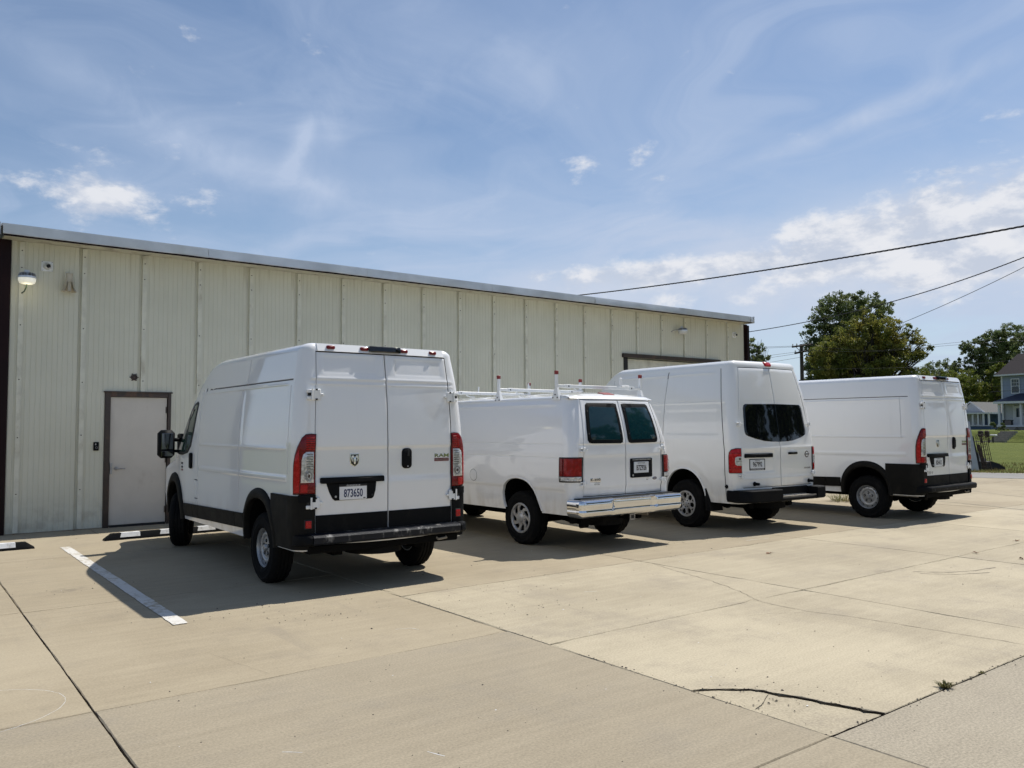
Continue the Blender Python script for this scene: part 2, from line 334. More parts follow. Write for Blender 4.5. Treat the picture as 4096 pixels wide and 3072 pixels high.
class MB:
    def __init__(s): s.v = []; s.f = []; s.m = []
    def add(s, v, f, mi=0):
        n = len(s.v); s.v += [tuple(float(c) for c in p) for p in v]; s.f += [tuple(i+n for i in q) for q in f]; s.m += [mi]*len(f); return s
    def box(s, a, b, mi=0, bev=0., R=None, c=None):
        """box from corner a to corner b; bev chamfers all edges"""
        a = np.array(a, float); b = np.array(b, float); lo = np.minimum(a, b); hi = np.maximum(a, b)
        if bev <= 0:
            v = [(x, y, z) for x in (lo[0], hi[0]) for y in (lo[1], hi[1]) for z in (lo[2], hi[2])]
            f = [(0, 1, 3, 2), (4, 6, 7, 5), (0, 4, 5, 1), (2, 3, 7, 6), (0, 2, 6, 4), (1, 5, 7, 3)]
        else:
            bev = min(bev, min(hi-lo)*.45); v = []; idx = {}
            for ix in (0, 1):
                for iy in (0, 1):
                    for iz in (0, 1):
                        for ax in range(3):
                            p = [(hi if k else lo)[i] for i, k in enumerate((ix, iy, iz))]
                            for o_ in range(3):
                                if o_ != ax: p[o_] += bev*(-1 if (ix, iy, iz)[o_] else 1)
                            idx[(ix, iy, iz, ax)] = len(v); v.append(p)
            f = []
            for ax in range(3):
                o1, o2 = [k for k in range(3) if k != ax]
                for sgn in (0, 1):
                    q = []
                    for (i1, i2) in ((0, 0), (1, 0), (1, 1), (0, 1)):
                        k = [0, 0, 0]; k[ax] = sgn; k[o1] = i1; k[o2] = i2; q.append(idx[(*k, ax)])
                    flip = (sgn == 0) ^ (ax == 1); f.append(tuple(reversed(q)) if flip else tuple(q))
            for ax in range(3):
                o1, o2 = [k for k in range(3) if k != ax]
                for i1 in (0, 1):
                    for i2 in (0, 1):
                        k0 = [0, 0, 0]; k0[o1] = i1; k0[o2] = i2; k1 = list(k0); k1[ax] = 1
                        q = (idx[(*k0, o1)], idx[(*k1, o1)], idx[(*k1, o2)], idx[(*k0, o2)])
                        f.append(q if ((i1 ^ i2) ^ (ax == 1)) else tuple(reversed(q)))
            for ix in (0, 1):
                for iy in (0, 1):
                    for iz in (0, 1):
                        q = (idx[(ix, iy, iz, 0)], idx[(ix, iy, iz, 1)], idx[(ix, iy, iz, 2)])
                        f.append(q if (ix+iy+iz) % 2 else tuple(reversed(q)))
        v = np.array(v, float)
        if R is not None:
            cc_ = (lo+hi)/2 if c is None else np.array(c); v = (v-cc_) @ np.array(R).T + cc_
        return s.add(v, f, mi)
    def tube(s, pts, r, n=8, mi=0, cap=True):
        pts = [np.array(p, float) for p in pts]; rr = r if hasattr(r, '__len__') else [r]*len(pts); v = []; f = []
        up = np.array((0, 0, 1.))
        for i, p in enumerate(pts):
            d = pts[min(i+1, len(pts)-1)]-pts[max(i-1, 0)]; d /= max(np.linalg.norm(d), 1e-9)
            a = np.cross(d, up)
            if np.linalg.norm(a) < .05: a = np.cross(d, (1., 0, 0))
            a /= np.linalg.norm(a); b = np.cross(d, a)
            for k in range(n):
                t = 2*math.pi*k/n; v.append(p+(a*math.cos(t)+b*math.sin(t))*rr[i])
        for i in range(len(pts)-1):
            for k in range(n):
                k2 = (k+1) % n; f.append((i*n+k, (i+1)*n+k, (i+1)*n+k2, i*n+k2))
        if cap: f.append(tuple(range(n))); f.append(tuple(reversed(range((len(pts)-1)*n, len(pts)*n))))
        return s.add(v, f, mi)
    def lathe(s, prof, n=32, axis='z', c=(0, 0, 0), mi=0, closed=False, mis=None):
        """prof: list of (radius, height)"""
        v = []; f = []; mm = []
        for r, h in prof:
            for k in range(n):
                t = 2*math.pi*k/n; a, b = r*math.cos(t), r*math.sin(t)
                v.append({'z': (a, b, h), 'y': (a, h, b), 'x': (h, a, b)}[axis])
        v = np.array(v)+np.array(c); m_ = len(prof)
        for i in range(m_ if closed else m_-1):
            j = (i+1) % m_
            for k in range(n): k2 = (k+1) % n; f.append((i*n+k, i*n+k2, j*n+k2, j*n+k)); mm.append(mis[i] if mis else mi)
        n0 = len(s.v); s.add(v, f, mi); s.m[-len(f):] = mm
        return s
    def prism(s, poly, h0, h1, axis='z', mi=0):
        n = len(poly); v = []
        for h in (h0, h1):
            for a, b in poly: v.append({'z': (a, b, h), 'y': (a, h, b), 'x': (h, a, b)}[axis])
        f = [tuple(range(n)), tuple(reversed(range(n, 2*n)))]+[(i, n+i, n+(i+1) % n, (i+1) % n) for i in range(n)]
        return s.add(v, f, mi)
    def build(s, name, mats, parent=None, smooth=None, world=False):
        o = mobj(name, s.v, s.f, mats, parent, smooth, s.m, world)
        import bmesh
        bm = bmesh.new(); bm.from_mesh(o.data); bmesh.ops.recalc_face_normals(bm, faces=bm.faces); bm.to_mesh(o.data); bm.free()
        return o
def dup(root, loc=None, rz=None, label=None):
    r = root.copy(); COL.objects.link(r)
    if loc is not None: r.location = loc
    if rz is not None: r.rotation_euler = (0, 0, rz)
    if label: r['label'] = label
    def rec(a, b):
        for ch in list(a.children):
            c = ch.copy(); COL.objects.link(c); c.parent = b; rec(ch, c)
    rec(root, r); return r
def rotz(v, a):
    c, s_ = math.cos(a), math.sin(a); v = np.asarray(v, float); return np.stack([v[:, 0]*c-v[:, 1]*s_, v[:, 0]*s_+v[:, 1]*c, v[:, 2]], 1)
# ================================================================ SETTING: ground, slabs, road, lawn
def terrain():
    xs = np.concatenate([np.arange(-400, -20, 40), np.arange(-20, 160, 4), np.arange(160, 800, 60)]); ys = np.concatenate([np.arange(-500, -60, 40), np.arange(-60, 140, 5), np.arange(140, 900, 60)])
    v = []; f = []
    for x in xs:
        for y in ys:
            v.append((x, y, hill(x, y)))
    ny = len(ys)
    for i in range(len(xs)-1):
        for j in range(ny-1): f.append((i*ny+j, (i+1)*ny+j, (i+1)*ny+j+1, i*ny+j+1))
    return mobj('ground', v, f, M['grass'], smooth=180)
RD = np.array([.40, -.9165]); RN = np.array([.9165, .40]); RP = np.array([26.7, 10.8])
HDX = np.array([CF[0], CF[1]])/math.hypot(CF[0], CF[1])
P_H = at(4050, 1740, 78)
def hill(x, y):
    # flat lot and lawn; a low bank in front of the houses
    e = (x-HB[0])*BN[0]+(y-HB[1])*BN[1]
    k = min(max((e-7)/8, 0), 1)
    return -.06 + .9*k
BN = np.array([math.cos(math.radians(-7+0)), math.sin(math.radians(-7))])*1.0   # uphill direction: away from the road, roughly +X
HB = np.array([P_H.x, P_H.y])-BN*1.0
tag(terrain(), kind='structure')
# finer bank strip so the slope reads
def bank():
    u = np.array([-BN[1], BN[0]]); v = []; f = []; n = 60
    es = [-1, -.2, 0, .4, .8, 1.1, 1.5, 1.9, 2.2, 2.6, 4, 22]
    for i in range(n+1):
        s_ = -40+80*i/n
        for e in es:
            p = HB+BN*e+u*s_; k = min(max(e/2.2, 0), 1); k = k*k*(3-2*k)
            v.append((p[0], p[1], -.02+1.0*k+.03*math.sin(s_*1.7+e)))
    m = len(es)
    for i in range(n):
        for j in range(m-1): f.append((i*m+j, (i+1)*m+j, (i+1)*m+j+1, i*m+j+1))
    return mobj('grass_bank', v, f, M['grass'], smooth=180)
tag(bank(), kind='structure')
# road
def strip(name, p0, d, nrm, w0, w1, l0, l1, z, mat, n=24, jit=0.):
    v = []; f = []
    for i in range(n+1):
        t = l0+(l1-l0)*i/n
        for w_ in (w0, w1):
            j = jit*(random.random()-.5)
            p = p0+d*t+nrm*(w_+j); v.append((p[0], p[1], z))
    for i in range(n): f.append((2*i, 2*i+1, 2*i+3, 2*i+2))
    return mobj(name, v, f, mat)
tag(strip('road', RP, RD, RN, .35, 3.35, -160, 160, -.010, M['road'], 200, .10), kind='structure')
tag(strip('verge_gravel', RP, RD, RN, 3.15, 3.75, -160, 160, -.020, M['conc_agg'], 300, .25), kind='structure')
# concrete lot: every slab its own piece, on a dark soil bed that shows in the joints
lot = thing('concrete_lot', 'tan concrete parking lot laid in large square slabs', 'parking lot', (0, 0, 0)); del lot['label']; del lot['category']; lot['kind'] = 'structure'
b = MB(); b.box((-9, -9, -.16), (27.2, 16, -.030)); bed = b.build('soil_bed', M['joint'], lot)
def edge_x(y): # lot ends where the road begins
    t = (y-RP[1])/RD[1]; return RP[0]+RD[0]*t+.30
G = .0045
def slab(poly, mat, thick=.12, top=0.):
    """bevelled slab from a convex-ish ccw polygon; edges wander a few mm"""
    P = []
    n = len(poly)
    for i in range(n):
        a = np.array(poly[i], float); c = np.array(poly[(i+1) % n], float); L_ = np.linalg.norm(c-a); k = max(1, int(L_/.22))
        nr = np.array([-(c-a)[1], (c-a)[0]])/max(L_, 1e-6)
        for j in range(k):
            q = a+(c-a)*j/k
            if j: q = q+nr*RNG.normal(0, .0016)
            P.append(q)
    P = np.array(P); m = len(P); cen = P.mean(0)
    # inward direction per vertex
    e = np.roll(P, -1, 0)-np.roll(P, 1, 0); nn = np.stack([-e[:, 1], e[:, 0]], 1); nn /= np.linalg.norm(nn, axis=1)[:, None]
    v = [(*p, top-thick) for p in P]+[(*p, top-.007) for p in P]+[(*p, top) for p in P+nn*(.004+np.abs(RNG.normal(0, .003, m))+.03*(RNG.random(m) < .035))[:, None]]
    f = [tuple(range(2*m, 3*m))]
    for i in range(m):
        j = (i+1) % m; f += [(i, j, m+j, m+i), (m+i, m+j, 2*m+j, 2*m+i)]
    return mobj('slab', v, f, mat, lot)
def rect_slab(x0, y0, x1, y1, mat, top=0.):
    g = G*random.uniform(.7, 1.25)
    slab([(x0+g, y0+g), (x1-g, y0+g), (x1-g, y1-g), (x0+g, y1-g)], mat, top=top)
xl = [-9, -5.55, -2.28, .99, 3.98]
yl = [(-9, -6), (-6, -2.9), (-2.9, .1), (.1, 2.47), (2.47, 5.29), (5.29, 8.5), (8.5, 11.8), (11.8, 14.1)]
for i in range(len(xl)-1):
    for (a, c) in yl: rect_slab(xl[i], a, xl[i+1], c, M['conc_grey'] if c < 5.4 else M['conc'], random.uniform(-.002, .002))
    rect_slab(xl[i] if xl[i] != .99 else .99, 14.1, 2.64 if xl[i] == .99 else xl[i+1], 14.84, M['conc'])
rect_slab(2.64, 14.1, 5.9, 14.84, M['conc'])
xr_ = [3.98, 7.27, 10.55, 13.85, 17.15, 20.4, 23.7, 27.0]
for i in range(len(xr_)-1):
    x0, x1 = xr_[i], xr_[i+1]
    for (a, c) in ((-9, -6), (-6, -2.9), (-2.9, .1), (.1, 2.47), (2.47, 4.78), (4.78, 7.01), (7.01, 10.1), (10.1, 14.1), (14.1, 14.84)):
        if a == 14.1 and x1 > 20: a2, c2 = 14.1, 16
        else: a2, c2 = a, c
        if a == 14.1 and i == 0: x0_ = 5.9
        else: x0_ = x0
        if i == 0 and a == 2.47: continue
        mat = M['conc_agg'] if c <= 2.47 else (M['conc_light'] if c <= 7.01 else M['conc'])
        if edge_x((a+c)/2) < x1:
            g = G; ex = lambda y: min(x1-g, edge_x(y))
            pts = [(x0_+g, a2+g), (ex(a2), a2+g), (ex(c2), c2-g), (x0_+g, c2-g)]
            if ex(c2) <= x0_+.2: 
                if ex(a2) <= x0_+.2: continue
                pts = [(x0_+g, a2+g), (ex(a2), a2+g), (x0_+g, c2-g)]
            slab(pts, mat)
        else: rect_slab(x0_, a2, x1, c2, mat, random.uniform(-.002, .002) if c != 7.01 else 0)
# the slab with the broken corner
cr = [(3.99, 3.41), (4.11, 3.345), (4.22, 3.25), (4.285, 3.205), (4.32, 3.14), (4.345, 3.03), (4.39, 2.92), (4.43, 2.79), (4.465, 2.67), (4.485, 2.55), (4.52, 2.475)]
crj = [(x+(.014*math.sin(i*2.3) if 0 < i < 10 else 0), y+(.008*math.cos(i*3.1) if 0 < i < 10 else 0)) for i, (x, y) in enumerate(cr)]
wd = .016
A_ = [(x+wd*(.3+.07*i), y+wd*.7*(.3+.07*i)) for i, (x, y) in enumerate(crj)]; B_ = [(x-wd*(.3+.07*i), y-wd*.7*(.3+.07*i)) for i, (x, y) in enumerate(crj)]
slab([(7.27-G, 2.47+G), (7.27-G, 4.78-G), (3.98+G, 4.78-G), (3.98+G, 3.42)]+A_[1:-1]+[(4.54, 2.47+G)], M['conc_light'])
slab([(3.98+G, 2.47+G), (4.505, 2.47+G)]+B_[1:-1][::-1]+[(3.98+G, 3.40)], M['conc_light'], top=-.004)
b = MB(); b.box((1.29, 14.842, -.10), (20, 15.0, .012)); b.build('foundation_edge', M['conc'], lot)
# cracks: thin broken lines pressed into the slabs
def crack(name, pts, w_, z=.0025, parent=lot, jag=.02, mat='joint', grow=0.):
    P = [np.array(p, float) for p in pts]; Q = []
    for a, c in zip(P[:-1], P[1:]):
        n = max(2, int(np.linalg.norm(c-a)/.06))
        for j in range(n): Q.append(a+(c-a)*j/n+RNG.normal(0, jag*.35, 2))
    Q.append(P[-1]); v = []; f = []
    for i, q in enumerate(Q):
        d = Q[min(i+1, len(Q)-1)]-Q[max(i-1, 0)]; d /= np.linalg.norm(d); nr = np.array([-d[1], d[0]])*w_*random.uniform(.35, 1.0)*(1-grow+grow*i/len(Q))
        v += [(*(q+nr), z), (*(q-nr), z)]
        if i: f.append((2*i-2, 2*i-1, 2*i+1, 2*i))
    return mobj(name, v, f, M[mat], parent)
crack('crack', [(7.25, 6.75), (7.11, 6.34), (6.93, 5.63), (6.66, 5.02), (6.49, 4.75), (6.45, 4.48), (6.47, 4.14), (6.57, 3.83), (6.66, 3.11), (6.74, 2.59), (6.75, 2.47)], .0035)
crack('crack', [(4.31, 3.08), (4.16, 3.02), (4.02, 2.97)], .003, .0005)
crack('crack', [(6.40, 4.2), (6.15, 4.35), (5.9, 4.42)], .0012)
crack('crack', [(13.85, 6.3), (12.4, 6.55), (11.2, 6.6), (10.6, 6.9)], .002)
crack('crack', [(2.05, 5.35), (1.98, 5.7), (1.9, 6.1)], .0008)
crack('crack', cr, .028, -.0025, jag=.020, mat='tar', grow=.6); crack('crack', cr, .016, .0022, jag=.040, mat='tar', grow=.75)
crack('joint_filler', [(3.985, 2.47), (7.3, 2.47)], .011, -.004, jag=.006, mat='tar')
crack('joint_filler', [(7.3, 2.47), (10.5, 2.47)], .009, -.004, jag=.006, mat='tar')
crack('joint_filler', [(.99, 8.4), (.99, 5.3), (.99, 2.5)], .006, -.003, jag=.003, mat='tar')
# parking stripe
def stripe(x0, x1, y0, y1):
    v = []; f = []; n = 90
    for i in range(n+1):
        y = y0+(y1-y0)*i/n
        v += [(x0+RNG.normal(0, .0025), y, .004), (x1+RNG.normal(0, .0025), y, .004)]
        if i: f.append((2*i-2, 2*i-1, 2*i+1, 2*i))
    return mobj('parking_stripe', v, f, M['paintline'], lot)
stripe(1.925, 2.045, 7.17, 12.82)
# small grit, and loose debris
def scatter(name, n, region, smin, smax, mat, flat=.6):
    v = []; f = []
    for i in range(n):
        x, y = region(); s_ = random.uniform(smin, smax)*(1 if random.random() < .9 else 1.7); k = random.randint(4, 6); a0 = random.random()*6.28; b0 = len(v)
        for j in range(k): a = a0+6.283*j/k; r = s_*random.uniform(.6, 1.1); v.append((x+r*math.cos(a), y+r*math.sin(a), .001))
        v.append((x, y, .001+s_*flat)); 
        for j in range(k): f.append((b0+j, b0+(j+1) % k, b0+k))
    return tag(mobj(name, v, f, mat), kind='stuff')
def reg1():
    d = random.random()**.7*12+2.2; a = math.radians(random.uniform(3, 73)); return d*math.sin(a), d*math.cos(a)
def reg2():
    c = random.choice([(8.5, 7.9), (8.7, 7.75), (5.2, 6.6), (4.6, 5.9), (2.6, 7.2), (1.6, 9.4), (3.2, 6.8)]); return c[0]+RNG.normal(0, .35), c[1]+RNG.normal(0, .18)
scatter('loose_grit', 380, reg1, .002, .007, M['chip'])
scatter('loose_grit', 150, reg2, .003, .008, M['chip'])
scatter('pale_grit', 90, reg1, .003, .007, M['stopwhite'], .3)
def dry_leaf(x, y, s_, label):
    t = thing('dry_leaf', label, 'leaf', (x, y, .002), random.random()*6, 'dry leaves blown over the lot'); n = 9; v = [(0, 0, .01)]; f = []
    for j in range(n): a = 6.283*j/n; r = s_*(.6+.4*((j % 2)))*random.uniform(.7, 1.1); v.append((r*math.cos(a), r*.7*math.sin(a), random.uniform(.0, .028)))
    for j in range(n): f.append((0, 1+j, 1+(j+1) % n))
    mobj('leaf_blade', v, f, M['dryleaf'], t); b = MB(); b.tube([(0, 0, .008), (s_*1.3, .01, .004)], .0016, 4); b.build('stalk', M['dryleaf'], t)
for arc, wd_ in (([(.30+.60*math.cos(k*.13-1.3), 5.68+.46*math.sin(k*.13-1.3)) for k in range(20)], .0016), ([(9.75, 7.30), (9.98, 7.27), (10.2, 7.25)], .006), ([(9.95, 7.62), (10.05, 7.48), (10.22, 7.38)], .007), ([(5.5, 6.05), (5.62, 6.0)], .004), ([(1.62, 4.05), (1.70, 3.98)], .003), ([(2.2, 3.6), (2.24, 3.5)], .003), ([(3.3, 5.9), (3.42, 5.86), (3.45, 5.78)], .003)):
    crack('chalk_mark', arc, wd_, .0015, jag=.004, mat='stopwhite')
for arc, wd_ in (([(9.1, 4.6), (9.35, 4.35), (9.7, 4.2), (10.1, 4.15)], .010), ([(9.05, 4.5), (9.3, 4.22), (9.7, 4.05)], .008)):
    crack('rubber_mark', arc, wd_, .0012, jag=.01, mat='rubbermark')
def reg3(): return random.uniform(1.5, 19.8), 14.84-abs(RNG.normal(0, .07))
def reg4():
    k = random.random()
    if k < .35: return random.uniform(3.99, 9), 2.47+RNG.normal(0, .02)
    if k < .6: return 3.985+RNG.normal(0, .02), random.uniform(2.4, 7)
    if k < .8: return random.uniform(4, 17), 7.01+RNG.normal(0, .03)
    return 4.3+RNG.normal(0, .18), 3.05+RNG.normal(0, .25)
scatter('leaf_litter', 160, reg3, .006, .016, M['dryleaf'], .3)
scatter('joint_grit', 330, reg4, .003, .008, M['chip'])
dry_leaf(8.96, 6.37, .055, 'curled brown leaf on pale concrete just behind the second van')
dry_leaf(10.97, 4.73, .045, 'small rust brown leaf far right on the long joint line')
dry_leaf(10.96, 4.21, .055, 'brown leaf close to the right edge, nearest to the viewer')
dry_leaf(12.57, 4.87, .050, 'dark curled leaf at the far right, furthest from the viewer')
# weeds
def tuft(x, y, n, h, r, label, name='grass_tuft', z=0.):
    v = []; f = []
    for i in range(n):
        a = random.random()*6.283; rr = r*random.random()**.5*.6; px, py = rr*math.cos(a), rr*math.sin(a); le = h*random.uniform(.5, 1.15); a2 = a+random.uniform(-.8, .8)
        out = r*random.uniform(.3, 1.3); wv = .0035+.002*random.random(); dx, dy = -math.sin(a2)*wv, math.cos(a2)*wv; b0 = len(v)
        for k, (t_, zz_) in enumerate(((0, 0), (.45, .75), (.8, 1.0), (1.0, .85))):
            cx, cy, cz = px+out*t_*math.cos(a2), py+out*t_*math.sin(a2), le*zz_; ww = 1-t_*.9
            v += [(cx-dx*ww, cy-dy*ww, cz), (cx+dx*ww, cy+dy*ww, cz)]
            if k: q = b0+2*k; f.append((q-2, q-1, q+1, q))
    t = mobj(name, v, f, M['weed']); t.location = (x, y, z)
    return tag(t, label, 'weed')
tuft(5.26, 2.48, 90, .034, .042, 'green grass tuft growing in the joint at the lower right')
tuft(5.75, 2.475, 20, .014, .022, 'tiny dry sprig on the joint just right of the lower tuft')
tuft(16.35, 9.75, 160, .16, .34, 'wispy green weed patch on concrete between the third and fourth vans')
tuft(6.75, 3.05, 40, .02, .04, 'tiny weed sprig on the crack at the right edge') if False else None
tuft(7.22, 2.60, 60, .035, .05, 'small dark green sprig at the right edge of the pale slabs')
for (x, y) in (): crack('joint_debris', [(x, y), (x+.09, y-.03)], .012, .003, jag=.03)
# wheel stops
def wheel_stop(x, y, label, rz=0.):
    t = thing('wheel_stop', label, 'wheel stop', (x, y, 0), rz, 'black rubber wheel stops along the building')
    prof = [(-.075, 0), (-.07, .035), (-.045, .095), (.045, .095), (.07, .035), (.075, 0)]
    b = MB(); L_ = .915; n = len(prof); v = []; f = []
    for i, (xx, k) in enumerate(((-L_, .25), (-L_+.10, 1), (L_-.10, 1), (L_, .25))):
        for (py, pz) in prof: v.append((xx, py, pz*k))
    for i in range(3):
        for j in range(n-1): f.append((i*n+j, (i+1)*n+j, (i+1)*n+j+1, i*n+j+1))
    f += [tuple(range(n)), tuple(reversed(range(3*n, 4*n)))]
    b.add(v, f); b.build('rubber_bar', M['plastic'], t, 30)
    for xc in (-.56, .0, .56):
        q = MB()
        for (ya, za, yb, zb) in ((-.0715, .0355, -.047, .0965), (-.047, .0965, .046, .0965)):
            s_ = len(q.v); q.add([(xc-.13+ (-.02 if za < .05 else 0), ya, za+.001), (xc+.13, ya, za+.001), (xc+.13, yb, zb+.001), (xc-.13, yb, zb+.001)], [(0, 1, 2, 3)])
        q.build('white_patch', M['stopwhite'], t)
    return t
wheel_stop(.72, 12.98, 'black rubber wheel stop at the far left in front of an empty bay', .02)
wheel_stop(3.46, 13.22, 'black wheel stop with white patches in front of the grey door', .045)
wheel_stop(7.0, 12.9, 'black wheel stop under the nose of the van with the ladder rack')
wheel_stop(11.2, 13.0, 'black wheel stop hidden beneath the van with the black rear window')
# ================================================================ BUILDING
bl = thing('metal_building', 'long cream metal clad building with grey roof flashing and dark brown corners', 'building', (1.30, 14.86, 0))
WY = 14.86; BX = [1.46]+[1.57+.9255*k for k in range(1, 20)]+[19.90]
def wall_panel(x0, x1, z0, z1):
    prof = []; n = max(2, int(round((x1-x0)/.0765))); st = (x1-x0)/n
    for k in range(n):
        xx = x0+k*st; dp = .022 if k == n-1 and x1-x0 > .8 else 0
        prof += [(xx, WY+.0055+dp), (xx+.010, WY+dp)]
        prof += [(xx+st-.005, WY+dp)]
    prof.append((x1, WY+.006)); m = len(prof)
    v = [(a, y_, z) for z in (z0, z1) for a, y_ in prof]+[(x0, WY+.09, z0), (x1, WY+.09, z0), (x0, WY+.09, z1), (x1, WY+.09, z1)]
    f = [(i, i+1, m+i+1, m+i) for i in range(m-1)]+[(2*m, m*2+2, m*2+3, 2*m+1)]
    return mobj('wall_panel', v, f, M['wall'], bl, world=True)
DX0, DX1, DZ = 2.842, 3.885, 2.235
GX0, GX1, GZ = 14.95, 18.68, 3.40
for i in range(20):
    x0, x1 = BX[i]+.001, BX[i+1]-.001
    ops = []
    for (a, c, z) in ((DX0, DX1, DZ), (GX0, GX1, GZ)):
        lo, hi = max(x0, a), min(x1, c)
        if hi > lo: ops.append((lo, hi, z))
    if not ops: wall_panel(x0, x1, .0, 4.60)
    else:
        lo, hi, z = ops[0]
        wall_panel(x0, x1, z, 4.60)
        if lo > x0+.02: wall_panel(x0, lo, 0, z-.001)
        if hi < x1-.02: wall_panel(hi, x1, 0, z-.001)
for i, x in enumerate([1.605]+BX[1:20]):
    z0 = DZ+.02 if DX0 < x < DX1 else (GZ+.09 if GX0 < x < GX1 else .02)
    b = MB(); b.prism([(x-.036, WY+.020), (x-.034, WY-.026), (x+.034, WY-.026), (x+.040, WY-.002)], z0, 4.585)
    bt = b.build('batten', M['batten'], bl, world=True)
    b = MB(); z = 4.45
    while z > z0+.1:
        b.lathe([(.0001, -.008), (.009, -.007), (.010, 0)], 8, 'y', (x, WY-.026, z)); z -= (.27 if z > 4.3 else random.choice((.86, .88, .91)))
    sc = b.build('screws', M['chip'], bt, world=False)
    sc.data.transform(Matrix.Translation((-1.30, -14.86, 0))); tag(sc, kind='stuff')
def wbox(name, a, c, mat, parent=bl, bev=0.): b = MB(); b.box(a, c, bev=bev); return b.build(name, mat, parent, world=True) if parent in (bl,) else b.build(name, mat, parent)
wbox('corner_trim', (1.26, WY-.035, 0), (1.458, WY+.15, 4.60), M['brown'], bev=.006)
wbox('corner_trim', (19.90, WY-.03, 0), (20.05, WY+.15, 4.60), M['brown'], bev=.006)
b = MB(); b.prism([(19.93, WY-.032), (19.93, WY-.11), (20.02, WY-.11), (20.02, WY-.032)], .1, 4.56); b.build('downspout', M['brown'], bl, world=True)
wbox('side_wall', (19.96, WY+.15, 0), (20.0, 30, 4.60), M['wall']); wbox('side_wall', (1.29, WY+.15, 0), (1.33, 30, 4.60), M['wall']); wbox('rear_wall', (1.33, 29.96, 0), (19.96, 30, 4.60), M['wall'])
# soffit panels and fascia flashing
EY = 14.40
x = 1.33; k = 0
while x < 19.70:
    x1 = min(x+.305, 19.72); b = MB(); dz = random.uniform(-.004, .004)
    b.add([(x+.002, EY+.02, 4.588+dz), (x1-.002, EY+.02, 4.588+dz), (x1-.002, WY+.02, 4.602+dz), (x+.002, WY+.02, 4.602+dz), (x+.002, EY+.02, 4.60+dz), (x1-.002, EY+.02, 4.60+dz), (x1-.002, WY+.02, 4.614+dz), (x+.002, WY+.02, 4.614+dz)], [(3, 2, 1, 0), (4, 5, 6, 7), (0, 1, 5, 4), (2, 3, 7, 6), (1, 2, 6, 5), (3, 0, 4, 7)])
    b.build('soffit_panel', M['soffit'], bl, world=True); x = x1
wbox('eave_gap', (1.31, EY+.012, 4.575), (19.72, EY+.030, 4.60), M['brown'])
x = 1.30
while x < 19.70:
    x1 = min(x+3.05, 19.74); n = 14; v = []; f = []; tilt = random.uniform(-.010, .010)
    for i in range(n+1):
        xx = x+(x1-x)*i/n-.0; j = RNG.normal(0, .0035); j2 = RNG.normal(0, .006)
        v += [(xx, EY+.06, 4.762+tilt*.2), (xx, EY-.004+j*.4, 4.758+tilt*.2), (xx, EY-.012+j+tilt, 4.67+j*.5), (xx, EY-.010+j2+tilt, 4.604+j2*.4), (xx, EY+.010+j2, 4.598+j2*.4)]
    for i in range(n):
        for q in range(4): f.append((i*5+q, i*5+q+1, i*5+q+6, i*5+q+5))
    mobj('fascia_flashing', v, f, M['galv'], bl, 40, world=True); x = x1+.004
b = MB(); b.add([(1.28, EY, 4.757), (19.76, EY, 4.757), (19.76, 30.2, 5.9), (1.28, 30.2, 5.9), (1.28, EY, 4.72), (19.76, EY, 4.72), (19.76, 30.2, 5.86), (1.28, 30.2, 5.86)], [(0, 1, 2, 3), (7, 6, 5, 4), (0, 4, 5, 1), (1, 5, 6, 2), (2, 6, 7, 3), (3, 7, 4, 0)]); b.build('roof', M['roofm'], bl, world=True)
b = MB(); b.add([(1.265, EY-.01, 4.77), (1.265, EY-.01, 4.58), (1.265, 30.2, 5.72), (1.265, 30.2, 5.92), (1.24, EY-.01, 4.77), (1.24, EY-.01, 4.58), (1.24, 30.2, 5.72), (1.24, 30.2, 5.92)], [(0, 1, 2, 3), (7, 6, 5, 4), (0, 4, 5, 1), (3, 2, 6, 7), (0, 3, 7, 4), (1, 5, 6, 2)]); b.build('rake_trim', M['galv'], bl, world=True)
b = MB(); b.box((19.762, EY-.01, 4.58), (19.79, EY+.5, 4.77)); b.build('rake_trim', M['galv'], bl, world=True)
# personnel door
def pbox(mb, a, c, mi=0, bev=.003): mb.box(np.array(a), np.array(c), mi, bev)
b = MB(); pbox(b, (DX0, WY-.03, 0), (DX0+.085, WY+.08, DZ)); pbox(b, (DX1-.05, WY-.03, 0), (DX1, WY+.08, DZ)); pbox(b, (DX0+.087, WY-.028, DZ-.070), (DX1-.052, WY+.08, DZ-.001)); pbox(b, (DX0-.02, WY-.05, DZ-.002), (DX1+.02, WY-.0, DZ+.022))
fr = b.build('door_frame', M['frame'], bl, world=True)
b = MB(); pbox(b, (DX0+.092, WY+.012, .035), (DX1-.058, WY+.055, DZ-.075)); dl = b.build('door_leaf', M['door'], bl, world=True)
b = MB(); hx, hz = 3.035, 1.0-.03; off = np.array((-1.30, -14.86, 0))
b.lathe([(.0001, -.012), (.028, -.012), (.032, .0)], 20, 'y', (hx, WY+.012, hz)); b.tube([(hx, WY+.0, hz), (hx, WY-.045, hz)], .010); b.tube([(hx, WY-.045, hz), (hx+.13, WY-.045, hz-.005)], [.012, .010]); b.box((DX0+.095, WY-.034, hz-.09), (DX0+.125, WY+.012, hz+.09))
h = b.build('lever_handle', M['steel'], dl, 40); h.data.transform(Matrix.Translation(off))
for hz_ in (.25, 1.1, 1.95):
    b = MB(); b.tube([(DX1-.072, WY+.004, hz_-.055), (DX1-.072, WY+.004, hz_+.055)], .009); h = b.build('hinge', M['frame'], dl, 40); h.data.transform(Matrix.Translation(off))
wbox('threshold', (DX0+.107, WY-.02, .0), (DX1-.067, WY+.07, .030), M['black'])
